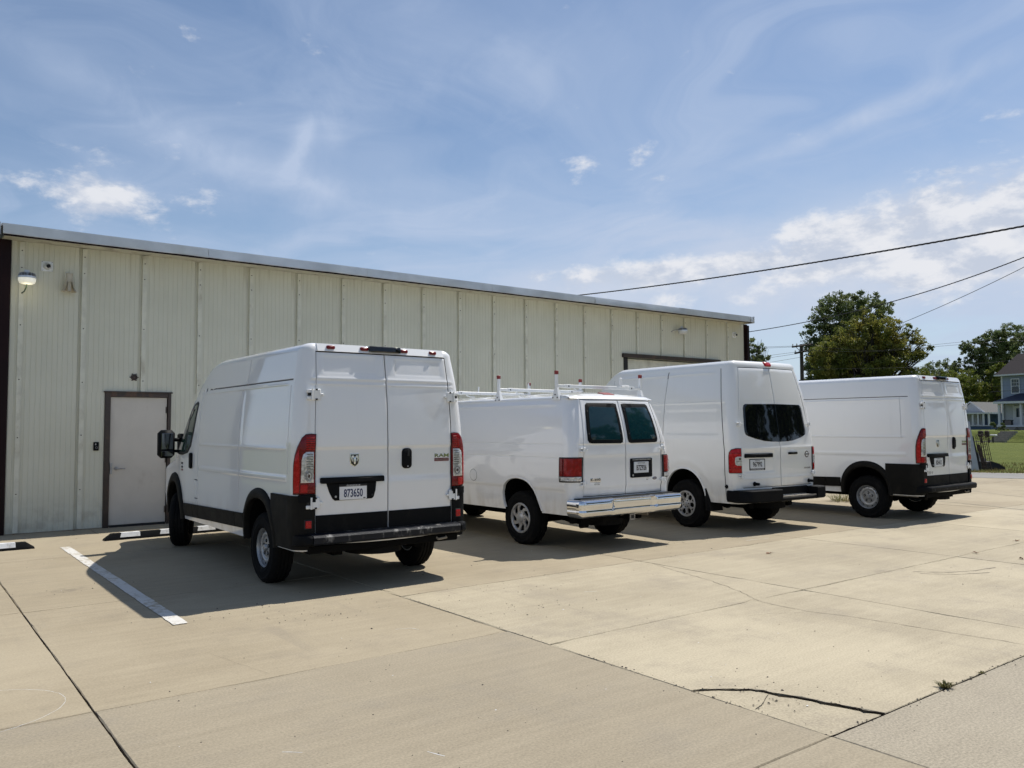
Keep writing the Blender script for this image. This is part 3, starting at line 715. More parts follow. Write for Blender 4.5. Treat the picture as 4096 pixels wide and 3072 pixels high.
# garage door
b = MB(); pbox(b, (GX0-.08, WY-.075, GZ-.005), (GX1+.06, WY-.001, GZ+.095)); b.build('garage_header', M['frame'], bl, world=True)
for q0, q1 in ((GX0-.02, GX0+.11), (GX1-.11, GX1+.02)): b = MB(); pbox(b, (q0, WY-.03, 0), (q1, WY+.10, GZ-.006)); b.build('garage_jamb', M['black'], bl, world=True)
for k in range(6):
    z0 = .02+k*.56; b = MB(); pbox(b, (GX0+.112, WY+.06, z0), (GX1-.112, WY+.10, min(z0+.552, GZ-.01)), bev=.006)
    for rz_ in (.14, .28, .42): pbox(b, (GX0+.12, WY+.054, z0+rz_-.012), (GX1-.12, WY+.061, z0+rz_+.012), bev=.003)
    b.build('garage_panel', M['batten'], bl, world=True)
# things fixed to the wall
def lamp(x, z, label, lit):
    t = thing('security_lamp', label, 'lamp', (x, WY-.24, z)); b = MB()
    b.lathe([(.0001, .085), (.035, .085), (.038, .03), (.118, .022), (.128, .0), (.126, -.012), (.0001, -.012)], 28); b.build('housing', M['galv'], t, 40)
    for k in range(16):
        a = 6.283*k/16; b = MB(); c, s_ = math.cos(a), math.sin(a); nrm = np.array((-s_, c, 0))*.0035
        P = [np.array((c*r, s_*r, h_)) for r, h_ in ((.04, .078), (.095, .075), (.116, .058), (.121, .022), (.04, .022))]
        n = len(P); b.add([p+nrm for p in P]+[p-nrm for p in P], [tuple(range(n)), tuple(reversed(range(n, 2*n)))]+[(i, n+i, n+(i+1) % n, (i+1) % n) for i in range(n)])
        b.build('cooling_fin', M['steel'], t)
    b = MB(); b.lathe([(.124, -.012), (.122, -.045), (.108, -.085), (.075, -.100), (.0001, -.104)], 28); b.build('lens', M['lit'] if lit else M['frost'], t, 60)
    b = MB(); b.box((-.035, .03, .05), (.035, .055, .13), bev=.004); b.tube([(0, .04, .07), (0, .24, .03)], .016); b.build('bracket', M['galv'], t)
    b = MB(); b.tube([(.0, .0, -.10), (-.005, .04, -.15), (-.02, .12, -.20), (-.04, .20, -.215), (-.05, .24, -.215)], .010) if lit else b.tube([(0, .05, .04), (-.16, .18, .02), (-.2, .24, -.02)], .012)
    b.build('conduit', M['copper'] if lit else M['steel'], t, 60)
    return t
lamp(1.655, 3.99, 'lit round security lamp with finned top at the left end of the wall', True)
pl_ = bpy.data.lights.new('lamp_glow', 'POINT'); plo = bpy.data.objects.new('lamp_glow', pl_); COL.objects.link(plo); plo.location = (1.655, WY-.27, 3.83); pl_.energy = .5; pl_.color = (1, .88, .55); pl_.shadow_soft_size = .08
lamp(16.95, 4.19, 'unlit finned security lamp above the garage door', False)
def camera_thing(x, z, label):
    t = thing('security_camera', label, 'camera', (x, WY-.002, z)); b = MB(); b.box((-.082, -.012, -.082), (.082, 0, .082), bev=.003); b.build('mounting_plate', M['whitemetal'], t)
    b = MB(); b.lathe([(.058, -.012), (.056, -.03), (.045, -.055), (.0001, -.064)], 24, 'y'); b.build('dome', M['frost'], t, 60)
    b = MB(); b.lathe([(.0001, -.102), (.020, -.100), (.024, -.09), (.030, -.04)], 20, 'y', (.012, 0, -.004)); b.build('lens_barrel', M['black'], t, 60)
    b = MB(); b.lathe([(.034, -.078), (.038, -.07), (.042, -.03)], 20, 'y', (.010, 0, -.002)); b.build('lens_shroud', M['whitemetal'], t, 60)
    b = MB()
    for q in ((-.07, -.07), (.07, -.07), (-.07, .07), (.07, .07)): b.lathe([(.0001, -.016), (.006, -.015), (.006, -.010)], 6, 'y', (q[0], 0, q[1]))
    tag(b.build('screws', M['chip'], t), kind='stuff')
camera_thing(1.955, 4.24, 'small white dome camera on a square plate near the lit lamp')
camera_thing(19.45, 4.26, 'white dome camera at the right end of the building wall')
t = thing('motion_sensor', 'weathered cream horn sensor hood left of the second batten', 'sensor', (2.262, WY-.002, 3.98)); b = MB()
b.lathe([(.050, .17), (.052, .10), (.062, .02), (.080, -.06), (.115, -.13), (.108, -.13), (.072, -.05), (.05, .03)], 14, 'z', (0, -.09, 0)); 
b.f = [q for i, q in enumerate(b.f) if not (i//14 in (2, 3, 4, 5, 6) and (i % 14) in (9, 10, 11))]; b.m = b.m[:len(b.f)]
b.build('hood', M['amber_plastic'], t, 50); b = MB(); b.box((-.03, -.12, -.13), (.03, -.06, .10), bev=.008); b.build('detector_body', M['amber_plastic'], t); b = MB(); b.box((-.045, -.04, .05), (.045, 0, .19), bev=.005); b.build('back_box', M['whitemetal'], t)
b = MB(); b.lathe([(.0001, .172), (.050, .17)], 14, 'z', (0, -.09, 0)); b.build('cap', M['whitemetal'], t)
t = thing('round_vent', 'round dark outlet fitting on the wall above the grey door', 'vent', (3.285, WY-.002, 2.50)); b = MB(); b.lathe([(.052, 0), (.052, -.014), (.042, -.02), (.038, -.006), (.018, -.005), (.016, -.022), (.0001, -.022)], 24, 'y'); b.build('flange', M['frame'], t, 40)
for k in range(6): a = k*1.047; b = MB(); b.lathe([(.0001, -.018), (.009, -.016), (.010, 0)], 8, 'y', (.062*math.cos(a), 0, .062*math.sin(a))); b.build('lug', M['frame'], t)
t = thing('keypad', 'small black door entry keypad beside the bronze door frame', 'keypad', (2.722, WY-.002, 1.345)); b = MB(); b.box((-.040, -.028, -.070), (.040, 0, .070), bev=.006); b.build('case', M['plastic'], t); b = MB(); b.lathe([(.013, -.030), (.016, -.033), (.019, -.030)], 16, 'y', (.006, 0, -.022)); b.box((-.018, -.031, .02), (.0, -.028, .045)); b.build('button_ring', M['steel'], t, 40)
# ================================================================ VANS
def pchip(xs, ys):
    xs = np.array(xs, float); ys = np.array(ys, float); h = np.diff(xs); d = np.diff(ys)/h; m = np.zeros(len(xs))
    for i in range(1, len(xs)-1):
        if d[i-1]*d[i] > 0: w1 = 2*h[i]+h[i-1]; w2 = h[i]+2*h[i-1]; m[i] = (w1+w2)/(w1/d[i-1]+w2/d[i])
    m[0], m[-1] = d[0], d[-1]
    def f(x):
        x = np.clip(np.asarray(x, float), xs[0], xs[-1]); i = np.clip(np.searchsorted(xs, x)-1, 0, len(h)-1); t = (x-xs[i])/h[i]
        return (2*t**3-3*t**2+1)*ys[i]+(t**3-2*t**2+t)*h[i]*m[i]+(-2*t**3+3*t**2)*ys[i+1]+(t**3-t**2)*h[i]*m[i+1]
    return f
def sst(x, a, b): t = np.clip((x-a)/(b-a), 0, 1); return t*t*(3-2*t)
class Van:
    def __init__(s, root, sp):
        s.root = root; s.__dict__.update(sp)
        s.HW = pchip(*zip(*sp['hw'])); s.XR = pchip(*zip(*sp['xr'])); s.RC = pchip(*zip(*sp['rc'])); s.T = pchip(*zip(*sp['top'])); s.YD = pchip(*zip(*sp['yd'])); s.XF = pchip(*zip(*sp['xf']))
        s.zs = s.zt-s.R
    def lvl(s, x, z):          # level coordinate of a true height (roofline falls off toward the nose)
        k = (s.zt-1.0)/(s.T(x)-1.0); return np.where(z > 1.0, 1.0+(z-1.0)*k, z)
    def tru(s, x, zl): return np.where(zl > 1.0, 1.0+(zl-1.0)*(s.T(x)-1.0)/(s.zt-1.0), zl)
    def bul(s, x): return s.bulge*sst(x, .15, s.blen)-.10*sst(x, s.len-1.7, s.len-.2)
    def rel_s(s, x, z):
        d = np.zeros(np.broadcast(x, z).shape)
        for r in s.side:
            if r[0] in 'vV': d = d+.011*(np.abs(x-r[1]) < (.0092 if r[0] == 'V' else .0052))*(z >= r[2])*(z <= r[3])
            elif r[0] == 'h': d = d+.011*(np.abs(z-r[1]) < .0052)*(x >= r[2])*(x <= r[3])*(.35 if len(r) > 4 else 1)
            elif r[0] == 'r': _, x0, x1, z0, z1, dep, rmp = r; d = d+dep*sst(x, x0, x0+rmp)*sst(-x, -x1, -x1+rmp)*sst(z, z0, z0+rmp)*sst(-z, -z1, -z1+rmp)
            elif r[0] == 's': d = d+r[2]*sst(z, r[1]-r[3], r[1]+r[3])      # step in z
            elif r[0] == 'b': d = d-r[2]*np.exp(-((z-r[1])/r[3])**2)*sst(x, r[4], r[4]+.1)*sst(-x, -r[5], -r[5]+.1)
            elif r[0] == 'w': _, xc, zc, ra, dep, wd = r; rr = np.hypot(x-xc, z-zc); d = d-dep*np.exp(-((rr-ra)/wd)**2)*(z > zc-.1)
        return d
    def groove(s, p):
        lean = float(s.XR(min(p[2], s.zt))); xu = p[0]-lean*(1-float(sst(p[0]-lean, .2, 1.4)))
        for r in s.side:
            if r[0] in 'vV' and abs(xu-r[1]) < (.0098 if r[0] == 'V' else .0064) and r[2]-.004 <= p[2] <= r[3]+.004: return (2 if len(r) == 4 else 0) if r[0] == 'v' else 1
            if r[0] == 'h' and len(r) == 4 and abs(p[2]-r[1]) < .0062 and r[2]-.004 <= xu <= r[3]+.004: return 2
        return 0
    def rel_r(s, y, z):
        d = np.zeros(np.broadcast(y, z).shape)
        for r in s.rear:
            if r[0] == 's': d = d+r[2]*sst(z, r[1]-r[3], r[1]+r[3])
            elif r[0] == 'r': _, y0, y1, z0, z1, dep, rmp = r; d = d+dep*sst(y, y0, y0+rmp)*sst(-y, -y1, -y1+rmp)*sst(z, z0, z0+rmp)*sst(-z, -z1, -z1+rmp)
            elif r[0] == 'b': d = d-r[2]*np.exp(-((z-r[1])/r[3])**2)
        return d
    def rearx(s, y, z): h = s.HW(z)-s.RC(z); return s.XR(z)-s.crown*(1-np.minimum(np.abs(y)/h, 1)**2)+s.rel_r(y, z)
    def S(s, a, z, off=0., sg=1):
        """a<0: across the rear from the corner; then round the corner; then forward along the side"""
        a = np.asarray(a, float); z = np.asarray(z, float); h, r, xr = s.HW(z), s.RC(z), s.XR(z); Lc = r*math.pi/2
        ph = np.clip(a/r, 0, math.pi/2); nx, ny = -np.cos(ph), np.sin(ph)
        y = h-r+np.minimum(a, 0)+r*np.sin(ph); x = xr+r*(1-np.cos(ph))
        xs_ = np.maximum(a-Lc, 0); x = x+xs_
        x = np.where(a < 0, s.rearx(h-r+a, z), x)
        y = y+np.where(a > Lc, s.bul(x)-s.rel_s(x, z), 0)
        return np.stack(np.broadcast_arrays(x+nx*off, sg*(y+ny*off), z), -1)
    def rearP(s, y, z, off=0.):
        y = np.asarray(y, float); z = np.asarray(z, float); h, r = s.HW(z), s.RC(z)
        ya = np.abs(y); p = s.S(ya-(h-r), z, off); p[..., 1] *= np.where(y < 0, -1, 1); p[..., 0] = np.where(ya < h-r, s.rearx(y, z)-off, p[..., 0]); return p
    def sideP(s, x, z, off=0., sg=1):
        x = np.asarray(x, float); z = np.asarray(z, float); zl = s.lvl(x, z); h, r, xr = s.HW(zl), s.RC(zl), s.XR(zl)
        a = r*math.pi/2+(x-xr-r); 
        near = x < xr+r
        p = s.S(np.where(near, r*np.arccos(np.clip(1-(x-xr)/r, -1, 1)), a), zl, off, sg); p[..., 2] = z; return p
    # ---- body shell
    def body(s, mats):
        feat = []
        for r in s.side:
            if r[0] == 'h': feat += [r[1]-.009, r[1]-.005, r[1]+.005, r[1]+.009]
            if r[0] == 'r': feat += [r[3], r[3]+r[6]/2, r[3]+r[6], r[4]-r[6], r[4]-r[6]/2, r[4]]
            if r[0] in 'sb': feat += [r[1]-r[3], r[1]-r[3]/2, r[1], r[1]+r[3]/2, r[1]+r[3]]
            if r[0] in 'vV': feat += [r[2]-.003, r[2]+.001, r[3]-.001, r[3]+.003]
        for r in s.rear:
            if r[0] in 'sb': feat += [r[1]-r[3], r[1], r[1]+r[3]]
        z0d, z1d = s.dz; feat += [z0d-.004, z0d+.001, z1d-.001, z1d+.004]
        zl = sorted(set(np.round(np.concatenate([np.arange(s.zb, s.zs, .045), feat]), 4))); zl = [z for z in zl if s.zb <= z <= s.zs-.002]; zz = [zl[0]]
        for z in zl[1:]:
            if z-zz[-1] > .0025: zz.append(z)
        lev = [(z, 0., z) for z in [s.zb]+zz[1:]]+[(s.zs, 0., s.zs)]
        lev = [(s.zb, .05, s.zb)]+lev
        for k in range(1, 9):
            th = math.pi/2*k/8; lev.append((s.zs+s.R*math.sin(th), s.RH*(1-math.cos(th)), s.zs))
        H = float(s.HW(s.zs))
        for k in range(1, 7):
            d = s.RH+(H-.03-s.RH)*k/6; lev.append((s.zt+s.rcrown*(1-((H-d)/(H-s.RH))**2), d, s.zs))
        xs = [.185]+list(np.arange(.23, s.len-.75, .06)); 
        for r in s.side:
            if r[0] in 'vV': xs += [r[1]-.0125, r[1]-.009, r[1]+.009, r[1]+.0125] if r[0] == 'V' else [r[1]-.009, r[1]-.005, r[1]+.005, r[1]+.009]
            if r[0] == 'r': xs += [r[1], r[1]+r[6]/2, r[1]+r[6], r[2]-r[6], r[2]-r[6]/2, r[2]]
            if r[0] == 'h': xs += [r[2]-.002, r[2]+.002, r[3]-.002, r[3]+.002]
        xs = sorted(set(np.round(xs, 4))); x2 = [xs[0]]
        for x in xs[1:]:
            if x-x2[-1] > .0022: x2.append(x)
        xs = np.array([x for x in x2 if .185 <= x <= s.len-.7])
        tr = list(np.linspace(0, 1, 9)); tr = tr[:-1]+[.9925, 1.0, 1.004, 1.02, 1.5, 2.0]
        rows = []; info = []
        for (z, d, zr) in lev:
            h = float(s.HW(zr))-d; rc = max(float(s.RC(zr))-d*.8, .015); xr = float(s.XR(zr))+d*s.rk; yd = min(float(s.YD(zr)), h-rc-.004); xf = float(s.XF(z))-d*.9
            row = []; 
            for t in tr:
                y = t*yd if t <= 1 else yd+(h-rc-yd)*(t-1)
                x = xr-s.crown*(1-(y/(h-rc))**2)*(1-min(d/.3, 1))+(float(s.rel_r(y, z)) if d == 0 else 0)
                inside = d == 0 and t <= .996 and z0d <= z <= z1d
                if inside: x += .035
                row.append((x, y, z))
            for k in range(1, 8):
                ph = math.pi/2*k/8; row.append((xr+rc*(1-math.cos(ph)), h-rc+rc*math.sin(ph), z))
            xa = xr+rc; lean = float(s.XR(zr)); xl_ = xs+lean*(1-sst(xs, .2, 1.4)); X = np.concatenate([np.linspace(xa, max(xl_[0], xa+.002), 5)[:-1], xl_]); XU = np.concatenate([np.linspace(xa-lean, xs[0], 5)[:-1], xs]); rf = .30 if d < .3 else .1; xe = xf-rf
            X = np.concatenate([X, np.linspace(xs[-1], xe, 6)[1:]]); XU = np.concatenate([XU, X[-5:]]); X = np.clip(X, xa, xe) if d > .05 else X; bu = s.bul(X)*max(0, 1-d*1.2)
            zt_ = s.tru(X, z); dd = s.rel_s(XU, zt_) if d == 0 else 0*X
            Y = h+bu-dd
            row += [(a, b_, float(c)) for a, b_, c in zip(X, Y, zt_)]
            yb = float(Y[-1])
            for k in range(1, 7):
                ph = math.pi/2*k/6; x_ = xe+rf*math.sin(ph); row.append((x_, yb-rf*(1-math.cos(ph)), float(s.tru(x_, z))))
            for k in range(1, 5): y_ = max(yb-rf, .01)*(1-k/4); x_ = xf+.06*(1-(1-k/4)**2)*(d < .2); row.append((x_, y_, float(s.tru(x_, z))))
            rows.append(row)
        n = len(rows[0]); A = np.array(rows); A2 = A[:, 1:-1].copy(); A2[..., 1] *= -1
        ring = np.concatenate([A, A2[:, ::-1]], 1); m = ring.shape[1]; nl = len(rows)
        V = ring.reshape(-1, 3).copy(); F = []; FM = []
        def inarch(p):
            for (xc, zc, pts) in s.arches:
                rr = math.hypot(p[0]-xc, p[2]-zc); an = math.atan2(p[2]-zc, p[0]-xc)
                if p[2] < zc: rad = abs(s.archR(xc, zc, pts, math.copysign(math.pi*.0, 1) if p[0] > xc else math.pi)); ins = abs(p[0]-xc) < rad*(1-.0*(zc-p[2])) - s.archin*(zc-p[2]); 
                else: rad = s.archR(xc, zc, pts, an); ins = rr < rad
                if ins: return (xc, zc, pts)
            return None
        sidecol = np.zeros(m, bool); n_r = len(tr)+7; sidecol[n_r:n-10] = True; sidecol |= sidecol[(-np.arange(m)) % m]
        flag = {}
        for i in range(nl):
            if lev[i][2] > 1.3: continue
            for j in range(m):
                if sidecol[j]:
                    q = inarch(V[i*m+j])
                    if q: flag[i*m+j] = q
        keepadj = set()
        for i in range(nl-1):
            for j in range(m):
                j2 = (j+1) % m; q = (i*m+j, i*m+j2, (i+1)*m+j2, (i+1)*m+j); c = sum(x in flag for x in q)
                if c >= 3: continue
                F.append(q)
                a, b_ = q[0], q[2]; md = 0
                mid = V[list(q)].mean(0); zz_ = lev[i][0]
                jj = min(j, m-j-1)
                if lev[i][1] == 0 and lev[i+1][1] == 0 and jj < 9 and z0d-.006 <= lev[i][0] and lev[i+1][0] <= z1d+.006: md = 1
                if c:
                    for x in q:
                        if x in flag: keepadj.add(x)
                if not md and sidecol[j] and lev[i][1] == 0 and s.groove(mid): md = s.groove(mid)
                FM.append(md)
        for x in keepadj:
            xc, zc, pts = flag[x]; p = V[x]
            if p[2] >= zc:
                an = math.atan2(p[2]-zc, p[0]-xc); rad = s.archR(xc, zc, pts, an); V[x, 0] = xc+rad*math.cos(an); V[x, 2] = zc+rad*math.sin(an)
            else:
                sg_ = 1 if p[0] > xc else -1; V[x, 0] = xc+sg_*(s.archR(xc, zc, pts, 0 if sg_ > 0 else math.pi)-s.archin*(zc-p[2]))
        i = nl-1
        for j in range(n-1):
            q = (i*m+j, i*m+j+1, i*m+(m-j-1) % m, i*m+(m-j) % m); q = tuple(dict.fromkeys(q))
            if len(q) > 2: F.append(q); FM.append(0)
        o = mobj('body', V, F, mats, s.root, 32, FM)
        return o
    def archR(s, xc, zc, pts, an):
        an = an % (2*math.pi); P = [(math.atan2(b_-zc, a-xc) % (2*math.pi), math.hypot(a-xc, b_-zc)) for a, b_ in pts]; P.sort()
        return float(np.interp(an, [p[0] for p in P], [p[1] for p in P]))
    # ---- generic patches
    def poly_patch(s, name, pts, mapf, mat, thick=.006, off=0., bev=.003, parent=None, sub=.05, center=None, rings=(1., .72, .4), smooth=35):
        P = []
        n0 = len(pts)
        for i in range(n0):
            a = np.array(pts[i], float); c = np.array(pts[(i+1) % n0], float); k = max(1, int(np.ceil(np.linalg.norm(c-a)/sub)))
            for j in range(k): P.append(a+(c-a)*j/k)
        P = np.array(P); n = len(P); c = P.mean(0) if center is None else np.array(center); ext = np.ptp(P, 0).min()/2
        k_b = max(1-bev/max(ext, 1e-4), .3)
        L_ = [(1., off-.004), (1., off+thick-bev)]+[(k_b*r, off+thick) for r in rings]; V = []; F = []
        for sc_r, of in L_: q = c+(P-c)*sc_r; V.append(mapf(q[:, 0], q[:, 1], of))
        V.append(mapf(c[:1], c[1:2], off+thick)); V = np.concatenate(V)
        for i in range(len(L_)-1):
            for j in range(n): j2 = (j+1) % n; F.append((i*n+j, i*n+j2, (i+1)*n+j2, (i+1)*n+j))
        b0 = (len(L_)-1)*n; cN = len(L_)*n
        for j in range(n): F.append((b0+j, b0+(j+1) % n, cN))
        b = MB(); b.add(V, F); return b.build(name, mat, parent or s.root, smooth)
    def grid_patch(s, name, us, vs, fn, mat, thick=.006, parent=None, smooth=35, back=.0):
        """fn(u,v,off)->points ; closed slab following the surface"""
        U, Vv = np.meshgrid(us, vs); A = fn(U, Vv, thick); B_ = fn(U, Vv, -back-.002); nv, nu = U.shape; V = np.concatenate([A.reshape(-1, 3), B_.reshape(-1, 3)]); N = nu*nv; F = []
        for i in range(nv-1):
            for j in range(nu-1): F.append((i*nu+j, i*nu+j+1, (i+1)*nu+j+1, (i+1)*nu+j))
        bd = [j for j in range(nu)]+[i*nu+nu-1 for i in range(1, nv)]+[(nv-1)*nu+j for j in range(nu-2, -1, -1)]+[i*nu for i in range(nv-2, 0, -1)]
        for a, b_ in zip(bd, bd[1:]+bd[:1]): F.append((a, b_, b_+N, a+N))
        b = MB(); b.add(V, F); return b.build(name, mat, parent or s.root, smooth)
    def door(s, sg, extra=(), name='rear_door', bot=None):
        z0, z1 = s.dz; z0 += .004; z1 -= .006
        rr = [z for r in s.rear for z in ((r[1]-r[3], r[1]-r[3]/2, r[1], r[1]+r[3]/2, r[1]+r[3]) if r[0] in 'sb' else (r[3], r[3]+r[6]/2, r[3]+r[6], r[4]-r[6], r[4]-r[6]/2, r[4]))]
        zs = sorted(set(np.round(np.concatenate([np.arange(z0, z1, .05), [z1, z0+.006, z1-.006], rr]), 4))); zs = [z for z in zs if z0 <= z <= z1]; z2 = [zs[0]]
        for z in zs[1:]:
            if z-z2[-1] > .002: z2.append(z)
        zs = np.array(z2); ts = sorted(set([0, .008, .992, 1.]+list(np.linspace(.03, .97, 18))))
        for r in s.rear:
            if r[0] == 'r': ts += [(y_/.78) for y_ in (r[1], r[1]+r[6]/2, r[1]+r[6], r[2]-r[6], r[2]-r[6]/2, r[2]) if 0 < y_*sg/.78 < 1]
        ts = np.array(sorted(set(np.round([abs(t) for t in ts], 4)))); rows = []
        wav = s.seam(zs) if hasattr(s, 'seam') else 0*zs
        for i, z in enumerate(zs):
            yd = float(s.YD(z))-.007; y = .0058+sg*wav[i]+(yd-.0058-sg*wav[i])*ts; x = s.rearx(sg*y, np.full_like(y, z))-.001
            edge = np.minimum.reduce([y-y[0], y[-1]-y, np.full_like(y, z-zs[0]), np.full_like(y, zs[-1]-z)]); x = x+.004*(1-np.clip(edge/.006, 0, 1))**2
            rows.append(np.stack([x, sg*y, np.full_like(y, z)], 1))
        A = np.array(rows); nv, nu = A.shape[:2]; B_ = A.copy(); B_[..., 0] += .030; V = np.concatenate([A.reshape(-1, 3), B_.reshape(-1, 3)]); N = nu*nv; F = []
        for i in range(nv-1):
            for j in range(nu-1): F.append((i*nu+j, i*nu+j+1, (i+1)*nu+j+1, (i+1)*nu+j))
        bd = [j for j in range(nu)]+[i*nu+nu-1 for i in range(1, nv)]+[(nv-1)*nu+j for j in range(nu-2, -1, -1)]+[i*nu for i in range(nv-2, 0, -1)]
        for a, b_ in zip(bd, bd[1:]+bd[:1]): F.append((a, b_, b_+N, a+N))
        b = MB(); b.add(V, F); return b.build(name, s.wm, s.root, 40)
    def text(s, name, txt, yc, zc, w_, h_, mat, off=.004, parent=None, mapf=None, shear=0., ext=.001, flip=-1):
        cu = bpy.data.curves.new('t', 'FONT'); cu.body = txt; cu.extrude = .02; cu.shear = shear; cu.resolution_u = 3; cu.offset = .022 if name in ('plate_number', 'badge_lettering') else 0
        o = bpy.data.objects.new('t', cu); COL.objects.link(o); dg = bpy.context.evaluated_depsgraph_get(); me = bpy.data.meshes.new_from_object(o.evaluated_get(dg)); COL.objects.unlink(o); bpy.data.objects.remove(o)
        v = np.array([q.co[:] for q in me.vertices]); lo, hi = v.min(0), v.max(0); u = (v[:, 0]-lo[0])/(hi[0]-lo[0])-.5; t = (v[:, 1]-lo[1])/(hi[1]-lo[1])-.5
        mf = mapf or s.rearP; P = mf(yc+flip*u*w_, zc+t*h_, off+np.where(v[:, 2] > 0, ext, -.001)); F = [tuple(p.vertices) for p in me.polygons]; bpy.data.meshes.remove(me)
        b = MB(); b.add(P, F); return b.build(name, mat, parent or s.root)
    def plate_poly(s, name, yc, zc, w_, h_, mat, off=.0, thick=.004, parent=None, r=.01, mapf=None, bev=.002, rot=0.):
        return s.poly_patch(name, rrect(yc, zc, w_, h_, r, rot), mapf or s.rearP, mat, thick, off, bev, parent)
def rrect(cx, cz, w_, h_, r, rot=0., n=5):
    P = []
    for (sx, sz, a0) in ((1, 1, 0), (-1, 1, 90), (-1, -1, 180), (1, -1, 270)):
        for k in range(n): a = math.radians(a0+90*k/(n-1)); P.append((sx*(w_/2-r)+r*math.cos(a), sz*(h_/2-r)+r*math.sin(a)))
    c, s_ = math.cos(rot), math.sin(rot); return [(cx+a*c-b_*s_, cz+a*s_+b_*c) for a, b_ in P]
def circ(cx, cz, r, n=20, r2=None): return [(cx+r*math.cos(6.2832*k/n), cz+(r2 or r)*math.sin(6.2832*k/n)) for k in range(n)]
